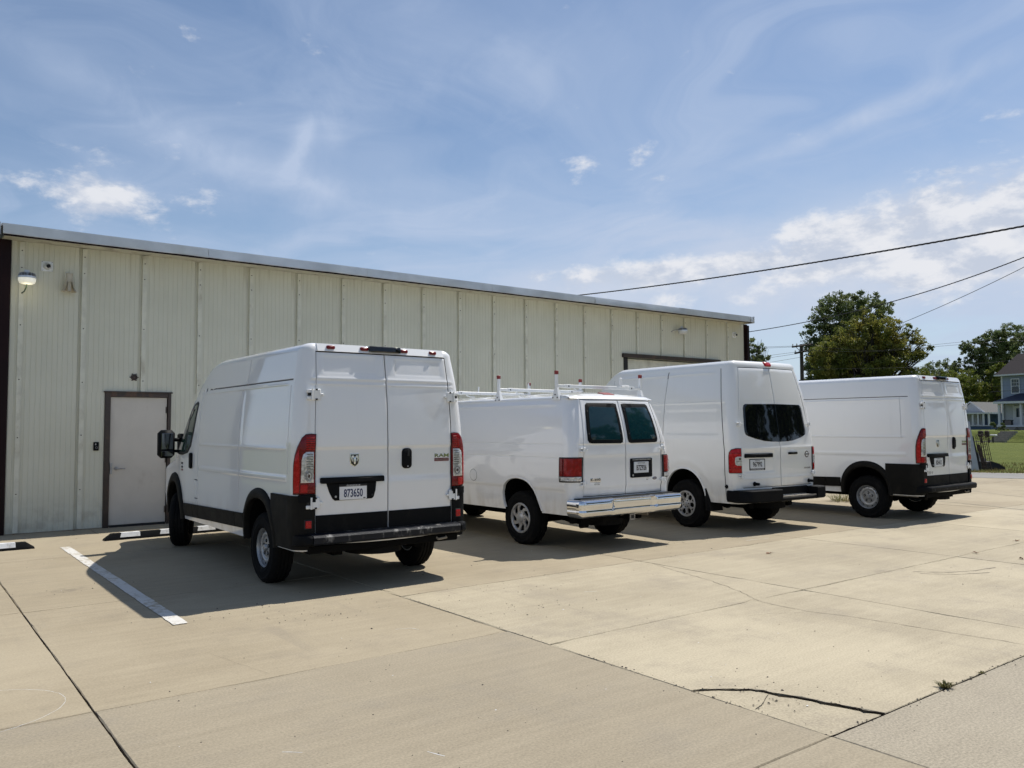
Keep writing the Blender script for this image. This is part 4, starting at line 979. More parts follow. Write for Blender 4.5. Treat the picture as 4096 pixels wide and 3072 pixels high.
# ---- wheels
def wheel(van, x, y, sg, R, style, steer=0., w_=.225):
    """wheel (rim) with tyre, hub cap, nuts as sub-parts; axis along y, outer face toward sg"""
    def fix(o): o.data.transform(Matrix.Translation((x, y, R-.006)) @ Matrix.Rotation(steer, 4, 'Z') @ (Matrix.Scale(-1, 4, (0, 1, 0)) if sg < 0 else Matrix.Identity(4))); 
    rr = .207; hwid = w_/2
    b = MB(); b.lathe([(rr-.012, hwid-.035), (rr+.006, hwid-.022), (rr+.012, hwid-.012), (rr+.002, hwid-.012), (rr-.006, hwid-.024), (rr-.012, hwid-.075), (rr-.02, -hwid+.03), (rr-.03, -hwid+.03)], 48, 'y')
    if style == 'steel':
        b.lathe([(rr-.010, hwid-.06), (.188, hwid-.075), (.176, hwid-.062), (.160, hwid-.046), (.140, hwid-.044), (.122, hwid-.050), (.116, hwid-.058), (.106, hwid-.060), (.100, hwid-.052), (.05, hwid-.050), (.045, hwid-.05), (.0001, hwid-.05)], 48, 'y')
    elif style == 'cap':
        b.lathe([(rr-.012, hwid-.06), (.15, hwid-.07), (.0001, hwid-.07)], 40, 'y')
    else: b.lathe([(rr-.012, hwid-.06), (.15, hwid-.065), (.0001, hwid-.065)], 40, 'y')
    rim = b.build('wheel', M['steel'] if style == 'steel' else M['under'], van.root, 40); 
    parts = [rim]
    prof = [(rr-.002, -hwid+.014), (rr+.010, -hwid+.002), (rr+.05, -hwid-.006), (R-.06, -hwid-.004), (R-.022, -hwid+.012), (R-.006, -hwid+.030)]
    tread = []
    for k, yy in enumerate(np.linspace(-hwid+.032, hwid-.032, 5)[:-1]):
        st = (2*hwid-.064)/4; tread += [(R, yy+.003), (R, yy+st-.010), (R-.008, yy+st-.008), (R-.008, yy+st+.001)]
    prof = prof+tread[:-2]+[(R-.006, hwid-.030), (R-.022, hwid-.012), (R-.035, hwid-.003), (R-.045, hwid+.0035), (R-.06, hwid+.004), (R-.066, hwid+.001), (rr+.06, hwid+.006), (rr+.045, hwid+.010), (rr+.03, hwid+.004), (rr+.010, hwid-.002), (rr-.002, hwid-.014)]
    b = MB(); b.lathe(prof, 72, 'y', closed=True)
    # cut tread blocks at the shoulders
    V = np.array(b.v); n = 72; m_ = len(prof)
    for i, (r_, yy) in enumerate(prof):
        if abs(yy) > hwid-.075 and r_ > R-.03 :
            for k in range(n):
                if k % 3 == 0: V[i*n+k, [0, 2]] *= (r_-.007)/r_
    b.v = [tuple(p) for p in V]; ty = b.build('tyre', M['rubber'], rim, 28); parts.append(ty)
    def star(poly, y0, y1, mat, name, bevel=0):
        q = MB(); q.prism(poly, y0, y1, 'y'); o = q.build(name, mat, rim); parts.append(o); return o
    if style == 'steel':
        for k in range(12):
            a = 6.2832*k/12+.1; q = MB(); q.lathe([(.0001, hwid-.047), (.0125, hwid-.047), (.0135, hwid-.0555)], 12, 'y', (.162*math.cos(a), 0, .162*math.sin(a))); parts.append(q.build('vent_hole', M['under'], rim, 40))
        q = MB(); q.lathe([(.0001, hwid-.022), (.030, hwid-.024), (.036, hwid-.034), (.040, hwid-.049)], 20, 'y'); parts.append(q.build('centre_cap', M['steel'], rim, 40))
        for k in range(5):
            a = 6.2832*k/5+.3; q = MB(); q.lathe([(.0001, hwid-.046), (.020, hwid-.046), (.021, hwid-.0515)], 14, 'y', (.072*math.cos(a), 0, .072*math.sin(a))); parts.append(q.build('nut_recess', M['under'], rim, 40))
            q = MB(); q.lathe([(.0001, hwid-.030), (.010, hwid-.032), (.012, hwid-.045)], 6, 'y', (.072*math.cos(a), 0, .072*math.sin(a))); parts.append(q.build('lug_nut', M['steel'], rim))
    elif style == 'cap':   # seven slanted vanes round a domed hub
        q = MB(); q.lathe([(rr+.006, hwid-.010), (rr-.002, hwid+.002), (rr-.018, hwid+.003), (rr-.030, hwid-.010), (rr-.034, hwid-.03)], 56, 'y'); q.lathe([(.0001, hwid+.012), (.04, hwid+.010), (.058, hwid+.002), (.064, hwid-.006), (.10, hwid-.012), (.106, hwid-.03)], 48, 'y'); parts.append(q.build('hub_cap', M['hub'], rim, 40))
        for k in range(7):
            a = 6.2832*k/7+.2
            def pt(r_, d): return (r_*math.cos(a+d), r_*math.sin(a+d))
            q = MB(); P = [pt(.095, -.26), pt(.095, .22), pt(.135, .30), pt(rr-.024, .52), pt(rr-.020, .22), pt(.15, .02)]; q.prism(P, hwid-.024, hwid-.008, 'y'); parts.append(q.build('vane', M['hub'], rim))
            q = MB(); c_ = pt(.083, .45); q.lathe([(.0001, hwid-.002), (.010, hwid-.003), (.012, hwid-.016)], 8, 'y', (c_[0], 0, c_[1])); parts.append(q.build('lug_nut', M['chrome'], rim, 40))
    else:                  # seven broad spokes with double windows, bolt ring at the hub
        q = MB(); q.lathe([(rr+.006, hwid-.012), (rr-.002, hwid+.0), (rr-.022, hwid+.0), (rr-.030, hwid-.012), (rr-.034, hwid-.03)], 56, 'y'); q.lathe([(.0001, hwid+.006), (.026, hwid+.004), (.034, hwid-.008), (.070, hwid-.014), (.078, hwid-.006), (.086, hwid-.010), (.09, hwid-.03)], 48, 'y'); parts.append(q.build('hub_cap', M['hub'], rim, 40))
        for k in range(7):
            a = 6.2832*k/7+.1
            def pt(r_, d): return (r_*math.cos(a+d), r_*math.sin(a+d))
            q = MB(); q.prism([pt(.084, -.30), pt(.084, .30), pt(.115, .17), pt(.15, .17), pt(rr-.026, .36), pt(rr-.026, -.36), pt(.15, -.17), pt(.115, -.17)], hwid-.026, hwid-.008, 'y'); parts.append(q.build('spoke', M['hub'], rim))
            q = MB(); q.prism([pt(.150, -.07), pt(.150, .07), pt(rr-.034, .10), pt(rr-.034, -.10)], hwid-.010, hwid-.0065, 'y'); parts.append(q.build('slot', M['under'], rim))
            c_ = pt(.056, .3); q = MB(); q.lathe([(.0001, hwid-.004), (.008, hwid-.005), (.010, hwid-.014)], 8, 'y', (c_[0], 0, c_[1])); parts.append(q.build('lug_nut', M['under'], rim, 40))
    for o in parts: fix(o)
    return rim
def hinge(van, sg, z, big=True, yoff=None, mat=None):
    """strap hinge bridging body and door edge"""
    yd = float(van.YD(z)); y0 = yd if yoff is None else yoff; mat = mat or M['whitemetal']; x = float(van.rearx(yd, z)); b = MB(); s_ = .055 if big else .030
    b.box((x-.030, sg*(y0-.045), z-s_), (x-.012, sg*(y0+.035), z+s_), bev=.006)
    if not big: b = MB(); b.box((x-.026, sg*(y0-.026), z-s_), (x-.010, sg*(y0+.022), z+s_), bev=.005)
    hg = b.build('hinge', mat, van.root, 40)
    w2 = 1. if big else .5
    for dz in (-s_*.62, s_*.62): b = MB(); b.box((x-.022, sg*(y0+.02), z+dz-.020*w2), (x+.005, sg*(y0+.035+.06*w2), z+dz+.016*w2), bev=.005); b.build('hinge_arm', mat, hg, 40)
    b = MB(); b.box((x-.028, sg*(y0-.035-.04*w2), z-.012*w2), (x-.004, sg*(y0-.035), z+.012*w2), bev=.004); b.build('hinge_tongue', mat, hg, 40)
    b = MB(); b.tube([(x-.030, sg*(y0+.045*w2), z-s_*1.05), (x-.030, sg*(y0+.045*w2), z+s_*1.05)], .010*(.6+.4*w2), 8); b.build('hinge_pin', mat, hg, 40)
    if not big: return
    for q in (((x-.0315, sg*(y0-.012), z+s_*.72), (x-.029, sg*(y0+.012), z+s_*1.02)), ((x-.0315, sg*(y0-.012), z-s_*1.02), (x-.029, sg*(y0+.012), z-s_*.72)), ((x-.024, sg*(y0+.034), z-.014), (x-.02, sg*(y0+.09), z+.014))):
        b = MB(); b.box(*q); b.build('hinge_slot', M['black'], hg)
def underside(van, xa, R, y_in, exhaust=None):
    z0 = van.zb; b = MB(); Ln = van.len
    b.box((.25, -y_in, z0-.015), (Ln-.5, y_in, z0+.05)); b.build('floor_pan', M['under'], van.root)
    b = MB(); b.box((.15, -.52, .34), (Ln-.6, -.42, z0+.02)); b.box((.15, .42, .34), (Ln-.6, .52, z0+.02)); b.build('chassis_rail', M['under'], van.root)
    b = MB(); b.tube([(xa, -y_in, R), (xa, y_in, R)], .045); b.lathe([(.03, -.10), (.12, -.06), (.14, 0), (.12, .06), (.03, .1)], 16, 'y', (xa, 0, R)); b.tube([(xa+.6, -.47, .42), (xa, -.47, .30), (xa-.6, -.47, .40)], .03, 6); b.tube([(xa+.6, .47, .42), (xa, .47, .30), (xa-.6, .47, .40)], .03, 6); b.build('rear_axle', M['under'], van.root, 50)
    b = MB(); b.tube([(Ln-1.0, -y_in, R), (Ln-1.0, y_in, R)], .04); b.build('front_axle', M['under'], van.root, 50)
    b = MB(); b.box((Ln-2.3, -.35, .26), (Ln-.8, .35, z0), bev=.06); b.box((1.6, -.45, .30), (2.7, -.05, z0), bev=.05); b.build('drivetrain', M['under'], van.root)
def liner(van, xc, zc, pts, depth=.42, lip=True, mat=None):
    """inner wheel housing following the arch, both sides"""
    for sg in (1, -1):
        ang = np.linspace(-.02, math.pi+.02, 26); xs = []; V = []; F = []
        P = [(xc+(van.archR(xc, zc, pts, 0)-van.archin*(zc-van.zb)), van.zb)]
        for a in ang: r = van.archR(xc, zc, pts, a % (2*math.pi) if a > 0 else 0); P.append((xc+r*math.cos(max(a, 0)), zc+r*math.sin(max(a, 0))))
        P.append((xc-(van.archR(xc, zc, pts, math.pi)-van.archin*(zc-van.zb)), van.zb)); P = np.array(P); n = len(P)
        Y = van.sideP(P[:, 0], P[:, 1], -.001)[:, 1]
        V = np.concatenate([np.stack([P[:, 0], sg*Y, P[:, 1]], 1), np.stack([P[:, 0], sg*(Y-.02), P[:, 1]+.004], 1), np.stack([xc+(P[:, 0]-xc)*.97, sg*(Y-depth), P[:, 1]], 1)])
        F = [(k*n+i, k*n+i+1, (k+1)*n+i+1, (k+1)*n+i) for k in (0, 1) for i in range(n-1)]+[tuple(range(2*n, 3*n))]
        mobj('wheel_housing', V, F, [mat or M['under'], M['under']], van.root, None, [0]*(n-1)+[1]*(len(F)-n+1))
def flare(van, name, xc, zc, pts, w0, w1, off, mat, sg, zlow, parts=1, th0=None):
    """moulded band following the wheel arch"""
    ang = np.linspace(0, math.pi, 28); inn = []; out = []
    r0 = van.archR(xc, zc, pts, 0); r1 = van.archR(xc, zc, pts, math.pi)
    for z in np.linspace(zlow, zc, 5)[:-1]: inn.append((xc+r0-van.archin*(zc-z), z)); out.append((xc+r0+w0-van.archin*(zc-z), z))
    for a in ang: r = van.archR(xc, zc, pts, a); k = w0+(w1-w0)*math.sin(a); inn.append((xc+(r-.004)*math.cos(a), zc+(r-.004)*math.sin(a))); out.append((xc+(r+k)*math.cos(a), zc+(r+k)*math.sin(a)))
    for z in np.linspace(zc, zlow, 5)[1:]: inn.append((xc-r1+van.archin*(zc-z), z)); out.append((xc-r1-w0+van.archin*(zc-z), z))
    inn, out = np.array(inn), np.array(out); n = len(inn); V = []
    for t, of in ((0., -.03), (0., off*.75), (.10, off), (.6, off*.95), (.9, off*.6), (1., .001)):
        P = inn+(out-inn)*t; q = van.sideP(P[:, 0], P[:, 1], of, sg); V.append(q)
    V = np.concatenate(V); F = [(k*n+i, k*n+i+1, (k+1)*n+i+1, (k+1)*n+i) for k in range(5) for i in range(n-1)]; b = MB(); b.add(V, F); return b.build(name, mat, van.root, 50)
def arch(xc, zc, hw_, top, n=22, p=2.3, front=None):
    P = []
    for k in range(n+1):
        a = math.pi*k/n; c, s_ = math.cos(a), math.sin(a); r = (abs(c/hw_)**p+abs(s_/(top-zc))**p)**(-1/p); P.append((xc+r*c, zc+r*s_))
    return (xc, zc, P)
def pose(van_root, X, Y, yaw): van_root.location = (X, Y, 0); van_root.rotation_euler = (0, 0, math.radians(90-yaw))
def cargo_van(X, Y, yaw, label, variant):
    root = thing('cargo_van', label, 'van', (0, 0, 0), 0, 'white vans parked in a row beside the building'); L_ = 5.41
    rx, fx = .955, 4.41; A1 = arch(rx, .42, .415, .895); A2 = arch(fx, .42, .47, .905)
    sp = dict(zt=2.485, R=.085, RH=.13, rcrown=.03, rk=.55, zb=.43, len=L_, bulge=.012, blen=1.2, crown=.030, dz=(.595, 2.395), archin=.05, wm=M['white'], arches=[A1, A2],
        hw=[(.40, .965), (.70, .985), (1.45, .985), (1.8, .965), (2.1, .935), (2.42, .885), (2.5, .87)], xr=[(.4, .0), (1.4, .0), (1.75, .012), (2.1, .040), (2.4, .085), (2.5, .10)],
        xf=[(.3, 5.30), (.6, 5.40), (1.1, 5.40), (2.6, 5.36)], rc=[(.4, .12), (1.5, .115), (2.1, .12), (2.5, .11)], yd=[(.5, .790), (1.5, .795), (2.4, .758)],
        top=[(0, 2.485), (2.6, 2.485), (2.9, 2.455), (3.15, 2.37), (3.45, 2.20), (3.8, 1.97), (4.2, 1.67), (4.5, 1.42), (4.72, 1.27), (5.05, 1.17), (5.45, 1.07)],
        side=[('h', 2.115, .16, 3.1), ('V', 1.50, 2.12, 2.39), ('V', 1.615, .72, 2.05), ('v', .195, 1.18, 2.05) , ('V', 3.19, .50, 2.10), ('h', .50, 3.19, 3.75), ('r', .23, 1.56, 1.44, 2.045, .0022, .045), ('b', 1.425, .007, .012, .2, 3.15), ('r', .22, 3.15, 1.095, 1.155, -.005, .014), ('b', 2.07, .006, .010, .2, 3.1),
            ('h', .735, 3.205, 3.335), ('h', .97, 3.205, 3.335), ('v', 3.335, .735, .97), ('v', 3.205, .735, .97), ('s', .66, -.006, .03)],
        rear=[('b', 2.125, .007, .018), ('b', 2.07, .005, .012), ('s', 1.425, -.010, .018), ('s', 1.10, .008, .035), ('r', -.70, -.10, 2.17, 2.36, .004, .02), ('r', .10, .70, 2.17, 2.36, .004, .02)])
    if variant == 4: sp['side'] = [q for q in sp['side'] if not (q[0] in 'vV' and q[1] in (1.50, 1.615, .195))]+[('v', .30, 1.40, 2.11, 0), ('v', 2.75, .72, 2.05)]
    v = Van(root, sp); v.seam = lambda z: .005*sst(z, 1.95, 2.05)-.006*sst(-z, -1.45, -1.38)+.004*sst(-z, -1.12, -1.05)
    v.body([M['white'], M['black'], M['seam']])
    dl = v.door(1); dr = v.door(-1)
    for sg, d in ((1, dl), (-1, dr)):
        ts = np.linspace(.012, .988, 12)
        v.grid_patch('door_lower_trim', ts, np.array([.601, .64, .70, .762, .770]), lambda T, Z, o, sg=sg: v.rearP(sg*T*v.YD(Z), Z, o), M['plastic'] if variant == 1 else M['cladding'], .007, d)
    # roof header above the doors
    for sg in (1, -1):
        b = MB()
        for k in range(7):
            pass
    hd = v.grid_patch('roof_header', np.linspace(-.74, .74, 26), np.array([2.402, 2.425, 2.455, 2.478]), lambda U, Z, o: np.stack([v.XR(Z)-.030*(1-(U/.83)**2)-o+.35*np.maximum(Z-2.40, 0)**1.0*.9, U, Z], -1), M['white'], .012, back=.05)
    for y in (.60, .235, -.235, -.60): 
        if variant == 4 and y == -.60: continue
        mk = v.plate_poly('marker_light', y, 2.443, .088, .036, M['red2'], .012, .026, hd, .014, lambda a, z, o: np.stack([v.XR(z)-.03*(1-(a/.83)**2)-o+.014, a, z], -1), .012)
    bl_ = v.plate_poly('high_brake_light', 0, 2.446, .37, .060, M['glass'], .012, .040, hd, .014, lambda a, z, o: np.stack([v.XR(z)-.03*(1-(a/.83)**2)-o+.014, a, z], -1), .010)
    # bumper corners: moulded dark cladding from the arch round to the doors
    for sg in (1, -1):
        def cf(U, Z, o, sg=sg):
            h = v.HW(Z)-v.RC(Z); a0 = .795-h; a1 = v.RC(Z)*math.pi/2+(.615-v.XR(Z)-v.RC(Z)); return v.S(a0+(a1-a0)*U, Z, o, sg)
        us = np.concatenate([np.linspace(0, .12, 4), np.linspace(.14, .45, 14), np.linspace(.5, .93, 8), [.96]]); 
        clm = M['plastic'] if sg < 0 else M['cladding']
        # lower edge stays clear of the wheel opening
        def cf2(U, Z, o, sg=sg):
            p = cf(U, Z, o, sg); lim = rx-v.archR(*A1, math.pi)+0*Z; lim = rx-.465*(1-np.clip((Z-.42)/(.99-.42), 0, 1)**2.3)**(1/2.3); q = v.sideP(np.minimum(p[..., 0], lim), Z, o, sg); return np.where((p[..., 0] > lim)[..., None], q, p)
        cl = v.grid_patch('bumper_corner', us, np.array([.445, .455, .52, .60, .68, .76, .84, .92, .955, .968]), cf2, M['cladding'] if sg > 0 else M['plastic'], .022, back=.004)
        v.grid_patch('corner_cap', np.linspace(0, .20, 8), np.array([.905, .94, .972, .978]), lambda U, Z, o, f=cf: f(U, Z, o), M['plastic'], .034, cl)
        v.plate_poly('reflector', sg*.862, .690, .052, .070, M['red'], .030 if sg > 0 else .030, .006, cl, .006)
        v.plate_poly('reflector_bezel', sg*.862, .690, .074, .092, M['black'], .022, .006, cl, .010)
        # tail light round the corner
        S_ = lambda a, z, o, sg=sg: v.S(-.078+(np.asarray(a)+.044)*.72, z, o, sg)
        out = [(-.044, 1.562), (.02, 1.568), (.09, 1.562), (.135, 1.53), (.19, 1.44), (.225, 1.36), (.245, 1.27), (.250, 1.10), (.248, .985), (-.042, .985)]
        tl = v.poly_patch('tail_light', out, S_, M['red2'], .020, .0, .006, center=(.09, 1.2), rings=(1, .8, .55, .3))
        v.poly_patch('light_seal', [(.096+(a-.096)*1.06, 1.27+(z-1.27)*1.02) for a, z in out], S_, M['black'], .012, 0, .002, tl, center=(.09, 1.2))
        v.poly_patch('red_reflector', [(.148, 1.09), (.150, 1.40), (.125, 1.46), (.10, 1.52), (.225, 1.36), (.235, 1.2), (.238, 1.0), (.15, 1.0)][::1] if False else [(.165, 1.00), (.235, 1.00), (.236, 1.22), (.215, 1.34), (.17, 1.42), (.158, 1.25)], S_, M['red'], .004, .020, .002, tl, rings=(1, .6))
        cl_ = v.poly_patch('clear_lens', [(-.022, 1.395), (.085, 1.395), (.12, 1.37), (.138, 1.31), (.140, 1.20), (.148, 1.095), (-.018, 1.095)], S_, M['clearlens'], .004, .020, .002, tl, rings=(1, .7, .4))
        for k in range(7): zc_ = 1.372-.024*k; v.poly_patch('lens_rib', [(-.008, zc_+.004), (.085-.004*abs(k-3), zc_+.006), (.085-.004*abs(k-3), zc_-.006), (-.008, zc_-.007)], S_, M['lensgrey'], .003, .0245, .001, tl, rings=(1,))
        for r_, mt, o_ in ((.058, 'steel', .024), (.046, 'lensgrey', .027), (.030, 'clearlens', .029), (.016, 'frame', .031)): v.poly_patch('reverse_light_ring', circ(.050, 1.160, r_, 22), S_, M[mt], .003, o_, .001, tl, rings=(1, .5))
        for k in range(6): zc_ = 1.53-.022*k; v.poly_patch('lens_rib', [(-.030, zc_+.005), (.085, zc_+.005), (.085, zc_-.004), (-.030, zc_-.004)], S_, M['red'], .003, .020, .001, tl, rings=(1,))
        v.poly_patch('lower_red_lens', [(.07, 1.075), (.148, 1.075), (.150, 1.0), (.07, 1.0)], S_, M['red'], .004, .020, .002, tl, rings=(1,))
        # side cladding strip
        xs_ = [(1.43, 1.705), (1.715, 3.155), (3.165, 3.385), (3.395, 3.80)]
        for (a, c) in xs_:
            n_ = max(3, int((c-a)/.1)); v.grid_patch('side_molding', np.linspace(a, c, n_), np.array([0, .08, .5, .92, 1.]), lambda U, V_, o, sg=sg: v.sideP(U-np.where((V_ < .5) & (U > 3.7), .05, 0), .475+.055*(3.8-U)/2.37+(.165+0*U)*V_, o, sg), M['cladding'], .020)
        flare(v, 'wheel_arch_cladding', *A1, .055, .105, .034, M['cladding'], sg, .45); flare(v, 'wheel_arch_cladding', *A2, .12, .115, .036, M['cladding'], sg, .42)
        # cab window, handle, mirror
        S2 = lambda a, z, o, sg=sg: v.sideP(a, z, o, sg)
        wn = [(3.34, 1.955), (3.43, 1.985), (3.60, 1.95), (3.82, 1.815), (4.06, 1.62), (4.28, 1.42), (4.34, 1.31), (4.20, 1.275), (3.90, 1.275), (3.64, 1.31), (3.50, 1.40), (3.42, 1.60)]
        wf = v.poly_patch('side_window', wn, S2, M['black'], .004, .0, .001)
        cx_, cz_ = np.mean(wn, 0); inn = [(3.385, 1.93), (3.44, 1.945), (3.58, 1.915), (3.70, 1.84), (3.70, 1.34), (3.66, 1.34), (3.545, 1.42), (3.47, 1.60)]
        v.poly_patch('pane', inn, S2, M['glass_green'], .003, .004, .001, wf); v.poly_patch('pane', [(3.76, 1.81), (4.02, 1.60), (4.22, 1.42), (4.26, 1.33), (4.18, 1.315), (3.76, 1.32)], S2, M['glass_green'], .003, .004, .001, wf)
        b = MB(); p = S2(3.465, 1.21, 0.); b.box((3.42, sg*(abs(p[1])-.002), 1.108), (3.51, sg*(abs(p[1])+.030), 1.315), bev=.020); b.build('door_handle', M['plastic'], root, 40)
        b = MB(); yb = abs(float(S2(4.30, 1.42, 0)[1])); b.box((4.20, sg*(yb-.03), 1.45), (4.27, sg*(yb+.17), 1.50), bev=.015); b.box((4.20, sg*(yb-.03), 1.30), (4.27, sg*(yb+.17), 1.34), bev=.015); b.box((4.16, sg*(yb-.04), 1.27), (4.42, sg*(yb+.02), 1.56), bev=.02); arm = b.build('mirror', M['plastic'], root, 40)
        b = MB(); b.box((4.17, sg*(yb+.10), 1.225), (4.32, sg*(yb+.315), 1.61), bev=.045); b.build('mirror_housing', M['plastic'], arm, 40)
        b = MB(); b.box((4.160, sg*(yb+.135), 1.345), (4.172, sg*(yb+.285), 1.565), bev=.004); b.box((4.160, sg*(yb+.135), 1.25), (4.172, sg*(yb+.285), 1.325), bev=.004); b.build('mirror_glass', M['mirror'], arm)
        if variant == 1:
            b = MB(); v.text('side_lettering', 'RAM', 3.93, 1.165, .10, .030, M['ink2'], .002, None, lambda a, z, o, sg=sg: v.sideP(a, z, o, sg), flip=-1 if sg > 0 else 1); v.text('side_lettering', '2500', 3.93, 1.115, .10, .028, M['ink2'], .002, None, lambda a, z, o, sg=sg: v.sideP(a, z, o, sg), flip=-1 if sg > 0 else 1)
            v.plate_poly('side_badge', 3.93, 1.075, .11, .024, M['badgered'], 0, .004, None, .003, lambda a, z, o, sg=sg: v.sideP(a, z, o, sg))
        for (hz_) in (1.96, .893): hinge(v, sg, hz_)
        w1 = wheel(v, rx, sg*.855, sg, .372, 'steel'); w2 = wheel(v, fx, sg*.86, sg, .372, 'steel', math.radians(-24) if variant == 1 else 0)
    liner(v, *A1); liner(v, *A2)
    # rear step bumper
    pm = M['plastic_worn'] if variant == 1 else M['plastic']
    prof = [(.02, .475), (-.098, .492), (-.118, .510), (-.120, .565), (-.105, .585), (.0, .600), (.02, .60)]
    b = MB(); V = []; n = len(prof); ys = [-.845]+list(np.linspace(-.84, .84, 30))+[.845]
    for y in ys: 
        for (x, z) in prof: V.append((x-.018*(1-(y/.85)**2), y, z))
    F = [(i*n+j, i*n+j+1, (i+1)*n+j+1, (i+1)*n+j) for i in range(len(ys)-1) for j in range(n-1)]+[tuple(range(n)), tuple(reversed(range((len(ys)-1)*n, len(ys)*n)))]
    b.add(V, F); bp = b.build('rear_bumper', pm, root, 35)
    for sg in (1, -1):
        b = MB(); V = []
        for k in range(9):
            a = math.pi/2*k/8*1.0; ox = math.sin(a)
            for (x, z) in prof: xx = x if x < 0 else 0.0; V.append((.10-(.10-xx)*math.cos(a)+.0, sg*(.855+(.115+.02*(x < 0))*math.sin(a)), z))
        F = [(i*n+j, i*n+j+1, (i+1)*n+j+1, (i+1)*n+j) for i in range(8) for j in range(n-1)]+[tuple(range(n))]; b.add(V, F); b.build('bumper_end', M['plastic'], bp, 35)
    for y in (.74, .33, -.04, -.40, -.74): b = MB(); b.lathe([(.0001, -.139+.018*(y/.85)**2), (.017, -.1385+.018*(y/.85)**2), (.018, -.1+.0)], 14, 'x', (0, y, .538)); b.build('sensor_plug', M['black'], bp, 40)
    # plate and trim on the left door
    b = MB(); V = []
    v.poly_patch('plate_light_bar', rrect(.395, 1.108, .685, .058, .012), v.rearP, M['plastic'], .042, 0, .014, dl)
    v.poly_patch('plate_recess', [(.675, 1.078), (.135, 1.078), (.145, .99), (.165, .925), (.185, .908), (.585, .905), (.61, .925), (.645, .99)], v.rearP, M['plastic'], .012, 0, .006, dl)
    pl = v.plate_poly('number_plate', .395, .985, .295, .150, M['plate'] if variant == 1 else M['plate_b'], .012, .005, dl, .010)
    for yy in (.60, .185): v.plate_poly('screw_recess', yy-.02*(yy > .4)-.0, .945, .022, .022, M['black'] if yy < .4 else M['steel'], .012, .003, dl, .010)
    if variant == 1:
        v.text('plate_number', '873650', .395, .975, .205, .085, M['ink'], .0175, pl); v.plate_poly('plate_frame', .395, 1.052, .30, .022, M['black'], .015, .005, pl, .004); v.text('plate_frame_text', 'EVANSVILLE', .395, 1.052, .145, .013, M['whiteink'], .0205, pl)
        v.plate_poly('plate_sticker', .275, .922, .03, .014, M['lensgrey'], .017, .001, pl, .002)
    else:
        v.text('plate_number', 'B2HA12', .395, .985, .185, .075, M['ink2'], .0175, pl); v.text('plate_state', 'KENTUCKY', .395, 1.044, .13, .014, M['ink2'], .0175, pl); v.plate_poly('plate_sticker', .28, .925, .03, .014, M['lensgrey'], .017, .001, pl, .002)
        v.text('dealer_decal', 'USED', .675, .822, .105, .032, M['ink2'], .001, dl); v.text('dealer_decal', 'Cars, Inc.', .68, .795, .09, .014, M['ink2'], .001, dl); v.text('dealer_decal', 'F', .585, .812, .035, .045, M['lensgrey'], .001, dl)
    # shield emblem with horned head
    em = v.poly_patch('shield_emblem', [(.424, 1.366), (.328, 1.366), (.326, 1.30), (.335, 1.262), (.376, 1.236), (.417, 1.262), (.426, 1.30)], v.rearP, M['chrome'], .010, 0, .004, dl)
    v.poly_patch('emblem_field', [(.416, 1.358), (.336, 1.358), (.334, 1.30), (.342, 1.268), (.376, 1.246), (.410, 1.268), (.418, 1.30)], v.rearP, M['black'], .002, .010, .001, em)
    for sg in (1, -1):
        v.poly_patch('emblem_horn', [(.376+sg*.004, 1.338), (.376+sg*.018, 1.352), (.376+sg*.034, 1.348), (.376+sg*.040, 1.325), (.376+sg*.034, 1.298), (.376+sg*.024, 1.285), (.376+sg*.028, 1.312), (.376+sg*.020, 1.330), (.376+sg*.010, 1.322)], v.rearP, M['chrome2'], .004, .012, .001, em, center=(.376+sg*.026, 1.328), rings=(1, .6))
    v.poly_patch('emblem_head', [(.388, 1.330), (.364, 1.330), (.360, 1.300), (.370, 1.262), (.382, 1.262), (.392, 1.300)], v.rearP, M['chrome2'], .004, .012, .001, em, rings=(1, .6))
    h = v.poly_patch('door_handle', rrect(-.225, 1.305, .118, .212, .042), v.rearP, M['plastic'], .026, 0, .016, dr)
    v.plate_poly('handle_lock', -.228, 1.222, .016, .016, M['steel'], .026, .003, h, .007); v.plate_poly('handle_pull', -.232, 1.365, .022, .07, M['black'], .026, .006, h, .008)
    v.text('badge_lettering', 'RAM', -.668, 1.325, .185, .038, M['chrome'], .004, dr, ext=.003); bd = v.plate_poly('red_badge', -.668, 1.280, .190, .034, M['badgered'], 0, .005, dr, .004); v.text('badge_lettering', 'PROMASTER', -.668, 1.280, .165, .017, M['lensgrey'], .005, bd)
    b = MB(); b.box((.10, .50, .405), (.62, .88, .43), bev=.01); b.build('heat_shield', M['stone'], root)
    b = MB(); b.box((-.03, -.86, .40), (.10, .86, .478), bev=.01); b.build('rear_valance', M['under'], root)
    b = MB(); b.tube([(.02, -.72, .47), (-.05, -.70, .44), (-.05, -.60, .43), (.02, -.58, .47)], .014, 8); b.build('tow_loop', M['stone'], root, 50)
    b = MB(); b.tube([(.30, .0, .33), (.30, .0, .45)], .30, 24); b.build('spare_wheel', M['rubber'], root, 40)
    b = MB(); b.tube([(1.75, -.12, 2.50), (1.73, -.12, 2.66)], [.006, .003], 6); b.lathe([(.02, 0), (.012, .02), (.0001, .022)], 10, 'z', (1.75, -.12, 2.50)); b.build('roof_aerial', M['black'], root, 40)
    underside(v, rx, .372, .80)
    pose(root, X, Y, yaw); return root
cargo_van(4.135, 7.58, 0.5, 'nearest white high roof van with scuffed dark bumper and plate 873650', 1)
cargo_van(14.74, 6.79, -.7, 'rightmost white high roof van with black lower cladding, in front of the olive tree', 4)
